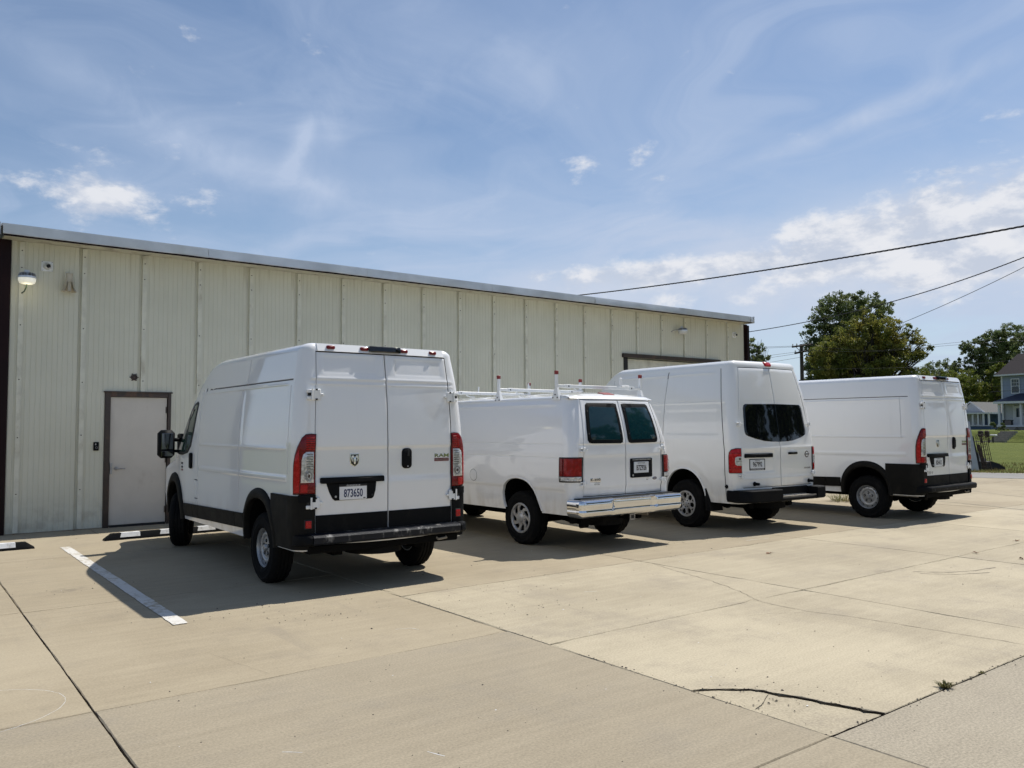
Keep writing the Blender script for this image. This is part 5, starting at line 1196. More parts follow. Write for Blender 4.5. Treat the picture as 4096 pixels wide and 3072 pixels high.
# ---------------------------------------------------------------- older van with ladder rack
def rack_van(X, Y, yaw):
    root = thing('panel_van', 'low white older van with chrome bumper, two rear windows and ladder rack', 'van', (0, 0, 0), 0, 'white vans parked in a row beside the building'); L_ = 5.75
    rx, fx = 1.08, 4.59
    A1 = (1.06, .50, [(1.37, .50), (1.405, .62), (1.405, .72), (1.35, .82), (1.26, .885), (1.15, .915), (.98, .915), (.86, .89), (.77, .83), (.71, .74), (.65, .62), (.59, .50)]); A2 = arch(fx, .46, .44, .87)
    sp = dict(zt=2.045, R=.035, RH=.06, rcrown=.075, rk=.8, zb=.475, len=L_, bulge=.035, blen=2.2, crown=.045, dz=(.715, 1.985), archin=.04, wm=M['white'], arches=[A1, A2],
        hw=[(.42, .925), (.60, .945), (.80, .96), (1.0, .97), (1.22, .966), (1.40, .952), (1.7, .898), (1.97, .815), (2.03, .79)], xr=[(.4, .0), (1.25, .0), (1.42, .015), (1.7, .075), (1.97, .160), (2.05, .185)],
        xf=[(.3, 5.62), (.6, 5.75), (1.1, 5.74), (2.2, 5.70)], rc=[(.4, .11), (1.3, .12), (1.6, .14), (2.05, .13)], yd=[(.6, .757), (1.4, .75), (1.7, .715), (2.0, .672)],
        top=[(0, 2.045), (3.6, 2.045), (3.9, 2.0), (4.15, 1.88), (4.5, 1.62), (4.8, 1.38), (5.0, 1.28), (5.4, 1.17), (5.75, 1.08)],
        side=[('h', 1.395, .10, 3.5, 0), ('h', 1.218, .25, 5.0, 0), ('s', .80, -.012, .03), ('b', 1.93, .010, .02, .2, 3.6), ('v', 3.5, .55, 1.95), ('w', A1[0], .50, .46, .008, .03), ('s', 1.31, .004, .03)],
        rear=[('s', 1.395, -.010, .012), ('s', 1.235, -.005, .02), ('s', .815, -.014, .03)])
    v = Van(root, sp); v.seam = lambda z: .004*sst(z, 1.42, 1.5); v.body([M['white'], M['black'], M['seam']]); dl = v.door(1); dr = v.door(-1)
    # roof skin overhang and drip rail
    for sg in (1, -1):
        xs = np.linspace(.20, 3.95, 40); b = MB(); V = []
        for x in xs:
            h = float(v.HW(2.01))+float(v.bul(x)); z = float(v.tru(x, 2.005))
            V += [(x, sg*(h-.03), z+.022), (x, sg*(h+.014), z+.014), (x, sg*(h+.020), z-.002), (x, sg*(h-.01), z-.008)]
        F = [(i*4+j, i*4+j+1, i*4+j+5, i*4+j+4) for i in range(len(xs)-1) for j in range(3)]; b.add(V, F); b.build('drip_rail', M['white'], root, 40)
    b = MB(); V = []; ys = np.linspace(-.80, .80, 30)
    for y in ys:
        k = (y/.80)**2; xb = float(v.XR(2.0))-.045*(1-k)-.030+.04*k**3
        V += [(xb+.20, y, 2.052+.028*(1-k)), (xb+.07, y, 2.036+.008*(1-k)), (xb+.012, y, 2.016), (xb, y, 2.006), (xb+.004, y, 1.996), (xb+.05, y, 1.994)]
    F = [(i*6+j, i*6+j+1, i*6+j+7, i*6+j+6) for i in range(29) for j in range(5)]; b.add(V, F); b.build('roof_lip', M['white2'], root, 50)
    b = MB(); b.add([(x, y, z) for (x, z) in ((.24, 2.058), (.37, 2.090)) for y in (-.11, .11)]+[(x, y, z+.014) for (x, z) in ((.25, 2.062), (.36, 2.090)) for y in (-.10, .10)], [(0, 1, 5, 4), (1, 3, 7, 5), (3, 2, 6, 7), (2, 0, 4, 6), (4, 5, 7, 6)]); b.build('high_brake_light', M['redcap'], root)
    # windows: dark gasket, recessed blue-black glass
    for sg, d in ((1, dl), (-1, dr)):
        o_ = [(.050, 1.935), (.10, 1.945), (.565, 1.945), (.600, 1.92), (.632, 1.80), (.665, 1.60), (.675, 1.45), (.655, 1.415), (.61, 1.405), (.10, 1.400), (.058, 1.415), (.045, 1.46)]
        S_ = lambda a, z, o, sg=sg: v.rearP(sg*a, z, o)
        g = v.poly_patch('rear_window', o_, S_, M['plastic'], .012, 0, .006, d, center=(.34, 1.68))
        v.poly_patch('pane', [(.105, 1.885), (.53, 1.895), (.565, 1.87), (.592, 1.76), (.615, 1.60), (.622, 1.48), (.60, 1.455), (.12, 1.447), (.10, 1.47)], S_, M['glass_tint'], .003, .012, .002, g, center=(.34, 1.68))
        for q in ((.075, 1.85), (.598, 1.83), (.085, 1.53), (.645, 1.53)): v.poly_patch('bolt', circ(*q, .010, 8), S_, M['black'], .005, .012, .002, g, rings=(1,))
        # tail light
        T_ = lambda a, z, o, sg=sg: v.S(a, z, o, sg); a0, a1 = -.085, .262
        t = v.poly_patch('tail_light', rrect((a0+a1)/2, 1.068, a1-a0, .325, .012), T_, M['black'], .012, 0, .004, rings=(1, .7, .4))
        v.poly_patch('red_lens', [(a0+.03, .985), (a1-.085, .985), (a1-.085, 1.215), (a0+.03, 1.215)], T_, M['red3'], .010, .012, .006, t, rings=(1, .6)); v.poly_patch('side_red_lens', [(a1-.080, .985), (a1-.022, .985), (a1-.022, 1.215), (a1-.080, 1.215)], T_, M['red2'], .007, .012, .004, t, rings=(1,))
        v.poly_patch('reverse_lens', [(a0+.03, .922), (a1-.045, .922), (a1-.045, .978), (a0+.03, .978)], T_, M['clearlens'], .010, .012, .005, t, rings=(1, .6)); v.poly_patch('amber_edge', [(a1-.040, .922), (a1-.022, .922), (a1-.022, .978), (a1-.040, .978)], T_, M['lensgrey'], .007, .012, .002, t, rings=(1,))
        for hz_ in (1.325, .885): hinge(v, sg, hz_, False)
        flare(v, 'arch_lip', *A1, .018, .020, .010, M['white'], sg, .50); flare(v, 'arch_lip', *A2, .018, .020, .010, M['white'], sg, .48)
        wheel(v, rx, sg*.815, sg, .372, 'cap'); wheel(v, fx, sg*.815, sg, .372, 'cap')
        S2 = lambda a, z, o, sg=sg: v.sideP(a, z, o, sg)
        wf = v.poly_patch('side_window', [(3.62, 1.90), (3.9, 1.89), (4.15, 1.74), (4.5, 1.43), (4.45, 1.40), (3.62, 1.40)], S2, M['glass_green'], .004, 0, .002)
        b = MB(); yb = abs(float(S2(4.4, 1.42, 0)[1])); b.box((4.3, sg*(yb-.02), 1.40), (4.42, sg*(yb+.28), 1.68), bev=.04); b.build('mirror', M['plastic'], root, 40)
        b = MB(); b.box((3.58, sg*(abs(float(S2(3.6, 1.1, 0)[1]))-.01), 1.08), (3.72, sg*(abs(float(S2(3.6, 1.1, 0)[1]))+.02), 1.13), bev=.012); b.build('door_handle', M['white'], root, 40)
    T_ = lambda a, z, o: v.sideP(a, z, o, 1); fl = v.poly_patch('fuel_flap_gap', circ(2.07, .925, .088, 28), T_, M['lensgrey'], .0015, 0, .0005, rings=(1,)); v.poly_patch('fuel_flap', circ(2.07, .925, .082, 28), T_, M['white'], .003, 0, .002, fl)
    liner(v, *A1); liner(v, *A2)
    # chrome bumper
    ys = np.linspace(-1.0, 1.0, 61); prof = [(.0, .672), (.45, .690), (.80, .688), (.93, .676), (.985, .655), (1.0, .630), (.992, .600), (.972, .580), (.950, .568), (.955, .555), (.985, .545), (.990, .530), (.965, .508), (.90, .486), (.78, .468), (.55, .455), (.2, .448)]
    b = MB(); V = []; n = len(prof)
    for t in np.linspace(-1, 1, 77):
        A = abs(t); s1 = 1 if t > 0 else -1
        # plan: straight across, rounded corner, short return along the side
        L1, rc_, L2 = .90, .10, .17; tot = L1+rc_*1.571+L2; q = A*tot
        if q < L1: y, bx, nx, ny = q, -.235, -1, 0
        elif q < L1+rc_*1.571: a = (q-L1)/rc_; y, bx, nx, ny = L1+rc_*math.sin(a), -.235+rc_*(1-math.cos(a)), -math.cos(a), math.sin(a)
        else: y, bx, nx, ny = L1+rc_, -.135+(q-L1-rc_*1.571), 0, 1
        dent = 1-sst(A*tot, .36, .44)
        for (d, z) in prof:
            dep = .17*(1-d); 
            if dent and .5 < z < .66 and d > .9: dep += .055*dent*(1 if z > .55 else .2)
            pinch = .006*math.exp(-((q-.40)/.03)**2)
            V.append((bx-nx*dep+.0, s1*(y-ny*min(dep, .10)), z+pinch*(1 if z > .56 else -1)-.02*(A*tot > .95)*(z < .5)*0))
    F = [(i*n+j, i*n+j+1, (i+1)*n+j+1, (i+1)*n+j) for i in range(76) for j in range(n-1)]; b.add(V, F); bp = b.build('rear_bumper', M['chrome'], root, 55)
    b = MB(); b.box((-.12, -.9, .655), (.02, .9, .70), bev=.01); b.build('step_pad', M['plastic'], bp)
    b = MB(); b.box((-.20, .62, .50), (.02, .70, .60)); b.box((-.20, -.70, .50), (.02, -.62, .60)); b.build('bumper_bracket', M['under'], bp)
    # plate box on the right door, badges
    pb = v.plate_poly('plate_box', -.305, 1.060, .450, .262, M['plastic'], 0, .014, dr, .020); v.plate_poly('plate_light', -.305, 1.172, .38, .016, M['lensgrey'], .014, .006, pb, .004)
    pl = v.plate_poly('number_plate', -.295, 1.068, .305, .152, M['plate_b'], .014, .004, dr, .010)
    v.text('plate_number', 'B7Z926', -.295, 1.062, .205, .075, M['ink2'], .0185, pl); v.text('plate_state', 'KENTUCKY', -.295, 1.125, .15, .016, M['ink2'], .0185, pl); v.text('plate_county', 'HENDERSON', -.295, 1.008, .06, .009, M['lensgrey'], .0185, pl) if False else None
    v.plate_poly('lock', -.125, .962, .028, .028, M['steel'], .014, .004, pb, .013)
    bd = v.plate_poly('model_badge', .555, .925, .180, .052, M['chrome'], 0, .004, dl, .004); v.text('badge_lettering', 'E-250', .555, .930, .165, .030, M['ink2'], .005, bd); v.text('badge_lettering', 'SUPER DUTY', .52, .888, .10, .010, M['lensgrey'], .001, dl); v.text('badge_lettering', 'FLEX FUEL', .53, .868, .095, .016, M['lensgrey'], .001, dl)
    ov = v.poly_patch('oval_emblem', circ(-.590, .905, .052, 26, .024), v.rearP, M['chrome'], .006, 0, .002, dr); v.poly_patch('emblem_field', circ(-.590, .905, .046, 26, .019), v.rearP, M['ink'], .001, .006, .0005, ov); v.text('emblem_script', 'Ford', -.590, .905, .060, .022, M['chrome'], .0075, ov, shear=.3)
    v.text('badge_lettering', 'Advance', -.440, .912, .075, .016, M['chrome'], .001, dr, shear=.3); v.text('badge_lettering', 'TRAC', -.430, .890, .05, .012, M['lensgrey'], .001, dr)
    # ladder rack: three crossbars on posts with red caps
    for xp in (.42, 1.70, 2.98):
        zb_ = 2.155; b = MB(); b.tube([(xp, -.80, zb_+.022), (xp, .80, zb_+.022)], .028, 4); 
        b = MB(); b.box((xp-.018, -.60, zb_), (xp+.018, .60, zb_+.044), bev=.004); bar = b.build('rack_crossbar', M['whitemetal'], root)
        for sg in (1, -1):
            yy = .80; b = MB(); b.prism([(sg*(yy-.02), 1.990), (sg*(yy+.045), 1.990), (sg*(yy+.030), 2.16), (sg*(yy+.0), 2.16)], xp-.075, xp+.075, 'x')
            V = np.array(b.v); k_ = (V[:, 2] > 2.1); V[k_, 0] = xp+(V[k_, 0]-xp)*.28; b.v = [tuple(q) for q in V]; b.box((xp-.021, sg*(yy+.0), 2.14), (xp+.021, sg*(yy+.036), 2.335), bev=.004); b.box((xp-.015, sg*.52, zb_+.003), (xp+.015, sg*(yy+.03), zb_+.041), bev=.004)
            b.box((xp-.022, sg*.57, zb_-.004), (xp+.022, sg*.66, zb_+.048), bev=.003); po = b.build('rack_post', M['whitemetal'], bar)
            b = MB(); b.box((xp-.024, sg*(yy-.004), 2.332), (xp+.024, sg*(yy+.040), 2.385), bev=.006); b.build('red_end_cap', M['redcap'], bar)
            b = MB()
            for q in ((-.045, 2.02), (.045, 2.02), (0, 2.06)): b.lathe([(.0001, sg*(yy+.056)), (.010, sg*(yy+.052)), (.011, sg*(yy+.03))], 8, 'y', (xp+q[0], 0, q[1]))
            b.lathe([(.0001, -.026), (.012, -.025), (.013, -.015)], 8, 'x', (xp, sg*.615, zb_+.022)); tag(b.build('bolts', M['lensgrey'], bar), kind='stuff')
        b = MB(); b.box((xp-.012, -.44, zb_+.040), (xp+.012, -.385, zb_+.17), bev=.008); b.tube([(xp-.02, -.41, zb_+.05), (xp-.03, -.46, zb_+.06), (xp-.02, -.56, zb_+.055)], .010, 6); b.build('ladder_stop', M['whitemetal'], bar, 40) if xp < 1 else None
        b = MB(); b.tube([(xp, .50, zb_-.01), (xp-.01, .44, zb_-.035), (xp-.01, .34, zb_-.04)], .010, 6); b.tube([(xp, .26, zb_+.03), (xp, .25, zb_+.13)], .012, 6) if xp > 1 else None; b.build('rack_hook', M['whitemetal'], bar, 40)
    b = MB(); b.box((-.16, -.045, .385), (.25, .03, .455), bev=.006); b.build('hitch_receiver', M['under'], root); b = MB(); b.box((-.165, -.055, .378), (-.15, .04, .462)); b.box((-.166, -.038, .395), (-.1645, .023, .445), 1); b.build('hitch_collar', [M['lensgrey'], M['black']], root)
    b = MB(); b.tube([(.9, -.35, .45), (.1, -.36, .44), (-.06, -.42, .435)], .034, 12); b.build('tail_pipe', M['stone'], root, 50)
    b = MB(); b.tube([(.38, .1, .30), (.38, .1, .44)], .33, 24); b.build('spare_wheel', M['rubber'], root, 40)
    b = MB(); b.box((.1, .25, .36), (.18, .85, .46), bev=.02); b.box((.05, .58, .30), (.1, .75, .44), bev=.02); b.build('mudflap_bracket', M['under'], root)
    underside(v, rx, .372, .78); pose(root, X, Y, yaw)
rack_van(7.96, 7.96, -1.0)
# ---------------------------------------------------------------- tall van with black rear glass
def tall_van(X, Y, yaw):
    root = thing('tall_van', 'tallest white van with one wide black rear window and stepped black bumper', 'van', (0, 0, 0), 0, 'white vans parked in a row beside the building'); L_ = 6.0
    rx, fx = 1.06, 4.77; A1 = arch(rx, .45, .435, .945, p=2.1); A2 = arch(fx, .45, .45, .93, p=2.1)
    sp = dict(zt=2.655, R=.10, RH=.13, rcrown=.02, rk=.55, zb=.44, len=L_, bulge=.015, blen=1.5, crown=.055, dz=(.680, 2.545), archin=.03, wm=M['white2'], arches=[A1, A2],
        hw=[(.40, .955), (.70, .985), (1.0, 1.0), (1.35, .998), (1.6, .98), (1.98, .935), (2.3, .87), (2.58, .80), (2.66, .78)], xr=[(.4, .0), (1.2, .0), (1.4, .020), (1.65, .055), (1.98, .100), (2.3, .155), (2.58, .215), (2.66, .24)],
        xf=[(.3, 5.85), (.6, 6.0), (1.2, 5.98), (2.8, 5.9)], rc=[(.4, .16), (1.4, .15), (2.0, .14), (2.66, .12)], yd=[(.6, .855), (1.3, .86), (1.65, .835), (2.0, .785), (2.56, .665)],
        top=[(0, 2.655), (2.75, 2.655), (2.95, 2.60), (3.15, 2.47), (3.4, 2.27), (3.8, 1.98), (4.2, 1.68), (4.5, 1.48), (4.8, 1.40), (5.5, 1.30), (6.0, 1.18)],
        side=[('v', .205, .50, 2.53), ('v', 1.53, .62, 2.53), ('h', 2.02, .21, 3.2, 0), ('r', .27, 1.50, 1.47, 1.90, .006, .05), ('r', 1.58, 2.80, 1.47, 1.90, .006, .05), ('s', 1.985, -.006, .016), ('b', 2.475, .008, .018, .28, 2.8), ('w', rx, .45, .62, .010, .035), ('v', 2.90, .55, 2.45), ('s', 1.44, .003, .02)],
        rear=[('r', .14, .80, .90, 1.235, .012, .030), ('b', 1.285, .006, .018), ('b', .812, .005, .012)])
    v = Van(root, sp); v.body([M['white2'], M['black'], M['seam']]); dl = v.door(1); dr = v.door(-1)
    for sg, d in ((1, dl), (-1, dr)):
        S_ = lambda a, z, o, sg=sg: v.rearP(sg*a, z, o)
        v.poly_patch('rear_window', [(.004, 1.972), (.66, 1.965), (.695, 1.945), (.712, 1.90), (.728, 1.75), (.740, 1.60), (.742, 1.535), (.725, 1.49), (.68, 1.468), (.55, 1.43), (.35, 1.390), (.20, 1.378), (.004, 1.374)], S_, M['glass'], .006, 0, .003, d, center=(.35, 1.68), rings=(1, .9, .72, .5, .25))
        T_ = lambda a, z, o, sg=sg: v.S(a, z, o, sg)
        t = v.poly_patch('tail_light', [(.010, 1.288), (.10, 1.288), (.165, 1.270), (.205, 1.225), (.215, 1.16), (.215, .925), (.205, .905), (.010, .905)], T_, M['black'], .012, 0, .004, center=(.11, 1.09), rings=(1, .7, .4))
        v.poly_patch('red_lens', [(.022, 1.278), (.10, 1.278), (.158, 1.260), (.195, 1.22), (.204, 1.16), (.204, .930), (.195, .917), (.022, .917)], T_, M['red'], .008, .010, .005, t, center=(.11, 1.09), rings=(1, .7, .4))
        c = v.poly_patch('clear_lens', [(.018, 1.160), (.085, 1.160), (.112, 1.145), (.118, 1.09), (.112, 1.035), (.085, 1.020), (.018, 1.020)], T_, M['clearlens'], .006, .016, .004, t, center=(.06, 1.09), rings=(1, .6))
        v.poly_patch('lens_divider', [(.02, 1.094), (.11, 1.094), (.11, 1.086), (.02, 1.086)], T_, M['lensgrey'], .002, .022, .001, t, rings=(1,)); v.poly_patch('bulb', circ(.05, 1.125, .018, 12), T_, M['frame'], .002, .022, .001, t, rings=(1,))
        v.poly_patch('lens_band', [(.03, 1.215), (.19, 1.215), (.195, 1.207), (.03, 1.207)], T_, M['red2'], .003, .017, .001, t, rings=(1,)); v.poly_patch('lens_band', [(.03, .985), (.20, .985), (.20, .975), (.03, .975)], T_, M['red2'], .003, .017, .001, t, rings=(1,))
        for hz_ in (1.655, .862): hinge(v, sg, hz_, False)
        flare(v, 'arch_lip', *A1, .020, .022, .012, M['white2'], sg, .47); flare(v, 'arch_lip', *A2, .020, .022, .012, M['white2'], sg, .47)
        wheel(v, rx, sg*.865, sg, .385, 'spoke'); wheel(v, fx, sg*.865, sg, .385, 'spoke')
        b = MB(); p = v.sideP(.55, .5, 0, sg); b.prism([(.50, .30), (.62, .30), (.66, .62), (.60, .66), (.53, .45)], sg*.72, sg*.985, 'y'); b.build('mud_flap', M['plastic'], root)
        S2 = lambda a, z, o, sg=sg: v.sideP(a, z, o, sg)
        wf = v.poly_patch('side_window', [(2.98, 1.98), (3.3, 1.98), (3.75, 1.84), (4.15, 1.56), (4.2, 1.45), (2.98, 1.44)], S2, M['glass_green'], .004, 0, .002)
        b = MB(); yb = abs(float(S2(4.0, 1.5, 0)[1])); b.box((3.95, sg*(yb-.02), 1.42), (4.08, sg*(yb+.30), 1.78), bev=.05); b.build('mirror', M['plastic'], root, 40)
        b = MB(); yb = abs(float(S2(3.05, 1.1, 0)[1])); b.box((3.0, sg*(yb-.01), 1.09), (3.18, sg*(yb+.03), 1.13), bev=.012); b.build('door_handle', M['plastic'], root, 40)
    T_ = lambda a, z, o: v.sideP(a, z, o, 1); fl = v.poly_patch('fuel_flap_gap', rrect(1.46, .985, .165, .195, .03), T_, M['lensgrey'], .0015, 0, .0005, rings=(1,)); v.poly_patch('fuel_flap', rrect(1.46, .985, .154, .184, .026), T_, M['white2'], .003, 0, .002, fl)
    v.poly_patch('side_plug', circ(.185, .70, .032, 16), T_, M['plastic'], .016, 0, .008)
    liner(v, *A1); liner(v, *A2)
    # stepped bumper: tall ends, low tread between
    def bar(name, y0, y1, zt0, zt1, xo, mat, par, wrap=0):
        b = MB(); V = []; ysn = np.linspace(y0, y1, 12); prof = [(.03, zt0), (xo+.03, zt0), (xo, zt0+.02), (xo, zt1-.012), (xo+.012, zt1), (.03, zt1)]; n = len(prof)
        for y in ysn:
            for (x, z) in prof:
                c = .055*(1-(y/1.0)**2)+.0; k = .13*max(0, (abs(y)-.86)/.16)**2; V.append(((x-c+k) if x < 0 else x, y, z))
        F = [(i*n+j, i*n+j+1, (i+1)*n+j+1, (i+1)*n+j) for i in range(11) for j in range(n-1)]+[tuple(range(n)), tuple(reversed(range(11*n, 12*n)))]; b.add(V, F); return b.build(name, mat, par, 35)
    bp = bar('rear_bumper', -.66, .22, .465, .520, -.20, M['plastic'], root); bar('tread_plate', -.65, .21, .521, .532, -.19, M['stone'], bp); bar('tread_wall', -.66, .22, .53, .665, -.02, M['plastic'], bp)
    for sg, yi in ((1, .225), (-1, -.665)):
        a, c = sorted((yi if sg > 0 else -yi if False else yi, sg*1.015)); e = bar('bumper_end', a, c, .465, .650, -.21, M['plastic'], bp)
        b = MB(); b.box((-.10, sg*.985, .47), (.17, sg*1.018, .645), bev=.015); b.build('bumper_return', M['plastic'], bp)
    for y in (.60, -.74):
        b = MB(); x0 = float(v.rearx(y, .73)); b.lathe([(.034, 0), (.034, -.012), (.024, -.02), (.021, -.09), (.012, -.098), (.0001, -.1)], 16, 'x', (x0, y, .735)); b.build('rubber_stop', M['plastic'], root, 40)
    v.poly_patch('plate_light_bar', rrect(.490, 1.168, .60, .060, .015), v.rearP, M['plastic'], .040, -.006, .014, dl)
    fr_ = v.plate_poly('plate_frame', .520, 1.03, .340, .178, M['black'], -.010, .012, dl, .012); pl = v.plate_poly('number_plate', .520, 1.038, .300, .135, M['plate_b'], .002, .004, dl, .008)
    v.text('plate_number', '967992', .520, 1.035, .195, .078, M['ink2'], .0065, pl); v.text('plate_state', 'KENTUCKY', .520, 1.092, .10, .013, M['ink2'], .0065, pl); v.text('plate_frame_text', 'D-PATRICK', .520, .954, .28, .020, M['whiteink'], .0025, fr_)
    h = v.plate_poly('door_handle', -.30, 1.190, .225, .036, M['plastic'], 0, .030, dr, .012, bev=.010); v.plate_poly('handle_cup', -.30, 1.20, .13, .10, M['white2'], 0, .004, dr, .04)
    b = MB(); 
    em = v.poly_patch('ring_emblem', circ(-.70, 1.165, .055, 24, .055), v.rearP, M['frame'], .006, 0, .003, dr); v.poly_patch('emblem_field', circ(-.70, 1.165, .038, 22), v.rearP, M['white2'], .002, .005, .001, em); v.plate_poly('emblem_bar', -.70, 1.165, .13, .022, M['lensgrey'], .005, .006, em, .004)
    v.text('badge_lettering', 'NV2500', -.71, .945, .190, .026, M['frame'], .001, dr, shear=.2); v.text('badge_lettering', 'HD', -.77, .915, .05, .016, M['frame'], .001, dr) if False else None
    b = MB(); b.box((.13, -.085, 2.575), (.24, .085, 2.65), bev=.022); V = np.array(b.v); V[:, 0] += (V[:, 2]-2.575)*.5; b.v = [tuple(q) for q in V]; b.build('high_brake_light', M['red'], root, 40)
    b = MB(); b.tube([(.45, .55, .40), (.2, .60, .40), (.08, .72, .43)], .03, 10); b.build('tail_pipe', M['under'], root, 50)
    b = MB(); b.tube([(.38, -.1, .32), (.38, -.1, .46)], .34, 24); b.build('spare_wheel', M['rubber'], root, 40)
    underside(v, rx, .385, .80); pose(root, X, Y, yaw)
tall_van(11.20, 7.76, 3.4)
# ================================================================ BACKGROUND: houses, trees, poles, wires
u_ = np.array([-math.sin(math.radians(7)), -math.cos(math.radians(7))])   # along the facades, to the right in view
bk = np.array([math.cos(math.radians(7)), -math.sin(math.radians(7))])    # away from the road
class Frame:
    """local axes: a along the facade to the right, b away from the viewer, z up"""
    def __init__(s, mb, org): s.mb = mb; s.o = org
    def P(s, a, b_, z): p = u_*a+bk*b_; return (p[0], p[1], z)
    def box(s, a0, a1, b0, b1, z0, z1, mi=0):
        v = [s.P(a, b_, z) for a in (a0, a1) for b_ in (b0, b1) for z in (z0, z1)]
        s.mb.add(v, [(0, 1, 3, 2), (4, 6, 7, 5), (0, 4, 5, 1), (2, 3, 7, 6), (0, 2, 6, 4), (1, 5, 7, 3)], mi)
    def poly(s, pts, faces): s.mb.add([s.P(*p) for p in pts], faces)
def fpart(name, mat, parent, boxes=(), polys=()):
    mb = MB(); fr_ = Frame(mb, None)
    for q in boxes: fr_.box(*q)
    for pts, fs in polys: fr_.poly(pts, fs)
    return mb.build(name, mat, parent)
# --- blue-grey two storey house, only its left end is in view
P0 = at(4012, 1700, 93); gz = .93
H1 = thing('two_storey_house', 'blue grey two storey house with white columned front porch at the right edge', 'house', (P0.x, P0.y, gz))
W1, D1, HE = 9.5, 8.5, 6.35
nb = 26
for k in range(nb):     # lap siding, board by board
    z0 = .55+k*(HE-.55)/nb; z1 = .55+(k+1)*(HE-.55)/nb
    mb = MB(); F_ = Frame(mb, None)
    F_.poly([(0, -.03, z0), (W1, -.03, z0), (W1, 0, z1), (0, 0, z1), (0, .05, z0), (W1, .05, z0)], [(0, 1, 2, 3), (0, 4, 5, 1)])
    mb.build('siding_board', M['siding'] if z0 > 3.0 else M['siding_w'], H1)
fpart('wall', M['siding'], H1, [(0, .02, .0, D1, .5, HE), (W1-.02, W1, 0, D1, .5, HE), (.02, W1-.02, D1-.1, D1, .5, HE), (.02, W1-.02, .05, .12, .5, HE)])
fpart('foundation', M['stone'], H1, [(0, W1, 0, D1, -.3, .5)])
fpart('corner_board', M['trimw'], H1, [(-.03, .14, -.06, -.032, .5, HE)])
ov = .45; rz_ = HE; ph = 2.6
fpart('roof', M['shingle'], H1, [], [([(-ov, -ov, rz_), (W1+ov, -ov, rz_), (W1+ov, D1/2, rz_+ph), (-ov+.1, D1/2, rz_+ph), (W1+ov, D1+ov, rz_), (-ov, D1+ov, rz_)], [(0, 1, 2, 3), (3, 2, 4, 5)])])
fpart('gutter', M['trimw'], H1, [(-ov-.02, W1+ov, -ov-.12, -ov+.0, rz_-.16, rz_-.005), (-ov-.10, -ov-.02, -ov-.12, D1+ov, rz_-.16, rz_-.005)])
fpart('soffit', M['trimw'], H1, [(-ov, W1+ov, -ov, D1+ov, rz_-.10, rz_-.02)])
def house_window(par, a0, a1, z0, z1, b_=-.04, grid=True):
    w_ = fpart('window', M['trimw'], par, [(a0-.09, a1+.09, b_-.04, b_-.005, z0-.10, z0), (a0-.09, a1+.09, b_-.04, b_-.005, z1, z1+.10), (a0-.09, a0, b_-.04, b_-.005, z0, z1), (a1, a1+.09, b_-.04, b_-.005, z0, z1), (a0, a1, b_-.03, b_-.005, (z0+z1)/2-.03, (z0+z1)/2+.03)])
    fpart('pane', M['glass_tint'], w_, [(a0, a1, b_-.008, b_+.01, z0, (z0+z1)/2-.03), (a0, a1, b_-.012, b_+.01, (z0+z1)/2+.03, z1)])
    if grid: fpart('muntin', M['trimw'], w_, [(a0+(a1-a0)*k/3-.014, a0+(a1-a0)*k/3+.014, b_-.022, b_-.013, (z0+z1)/2+.03, z1) for k in (1, 2)]+[(a0, a1, b_-.0225, b_-.0135, (z0+z1)*.5+(z1-z0)*.25-.014, (z0+z1)*.5+(z1-z0)*.25+.014)])
house_window(H1, 1.15, 1.93, 4.25, 5.75); house_window(H1, 4.5, 5.3, 4.25, 5.75)
# porch
PD = 2.0
fpart('porch_floor', M['trimw'], H1, [(.4, W1, -PD, -.035, .42, .60)])
fpart('porch_base', M['stone'], H1, [(.5, W1, -PD+.1, -.035, -.3, .42)])
fpart('porch_roof', M['navy'], H1, [], [([(.25, -PD-.3, 3.25), (W1+.4, -PD-.3, 3.25), (W1+.4, -.05, 4.15), (1.9, -.05, 4.15), (.25, -.05, 3.27)], [(0, 1, 2, 3), (0, 3, 4)])])
fpart('porch_fascia', M['trimw'], H1, [(.25, W1+.4, -PD-.32, -PD-.18, 3.0, 3.24), (.25, .38, -PD-.18, -.05, 3.0, 3.24), (.4, W1, -PD, -.1, 3.10, 3.15)])
for a in (.66, 3.0, 5.9, 8.6): fpart('porch_column', M['trimw'], H1, [(a-.11, a+.11, -PD+.05, -PD+.27, .60, 3.10), (a-.15, a+.15, -PD+.01, -PD+.31, .60, .74), (a-.15, a+.15, -PD+.01, -PD+.31, 2.96, 3.08)])
fpart('porch_column', M['trimw'], H1, [(.10, .24, -.25, -.11, .60, 3.10)])
dr = fpart('front_door', M['trimw'], H1, [(1.35, 2.2, -.08, -.035, .60, 2.75)]); fpart('door_glass', M['glass_tint'], dr, [(1.55, 2.0, -.092, -.075, 1.5, 2.5)])
fpart('door_surround', M['trimw'], H1, [(1.21, 1.345, -.10, -.034, .60, 2.86), (2.205, 2.33, -.10, -.034, .60, 2.86)])
house_window(H1, 4.4, 5.2, 1.3, 2.6)
fpart('porch_railing', M['trimw'], H1, [(3.3, 8.5, -PD+.12, -PD+.18, 1.25, 1.33)]+[(3.35+.17*k, 3.39+.17*k, -PD+.13, -PD+.17, .72, 1.25) for k in range(30)])
for k in range(4): fpart('porch_step', M['stone'], H1, [(.9, 2.6, -PD-.3*(k+1), -PD-.3*k-.002, -.3, .42-.14*(k+1)+.10)])
t_ = thing('planter_box', 'dark planter box standing at the left end of the porch', 'planter', (P0.x, P0.y, gz)); fpart('box', M['glass'], t_, [(.8, 1.7, -PD+.5, -PD+.95, .61, 1.12)]); fpart('rim', M['black'], t_, [(.75, 1.75, -PD+.45, -PD+1.0, 1.12, 1.18)])
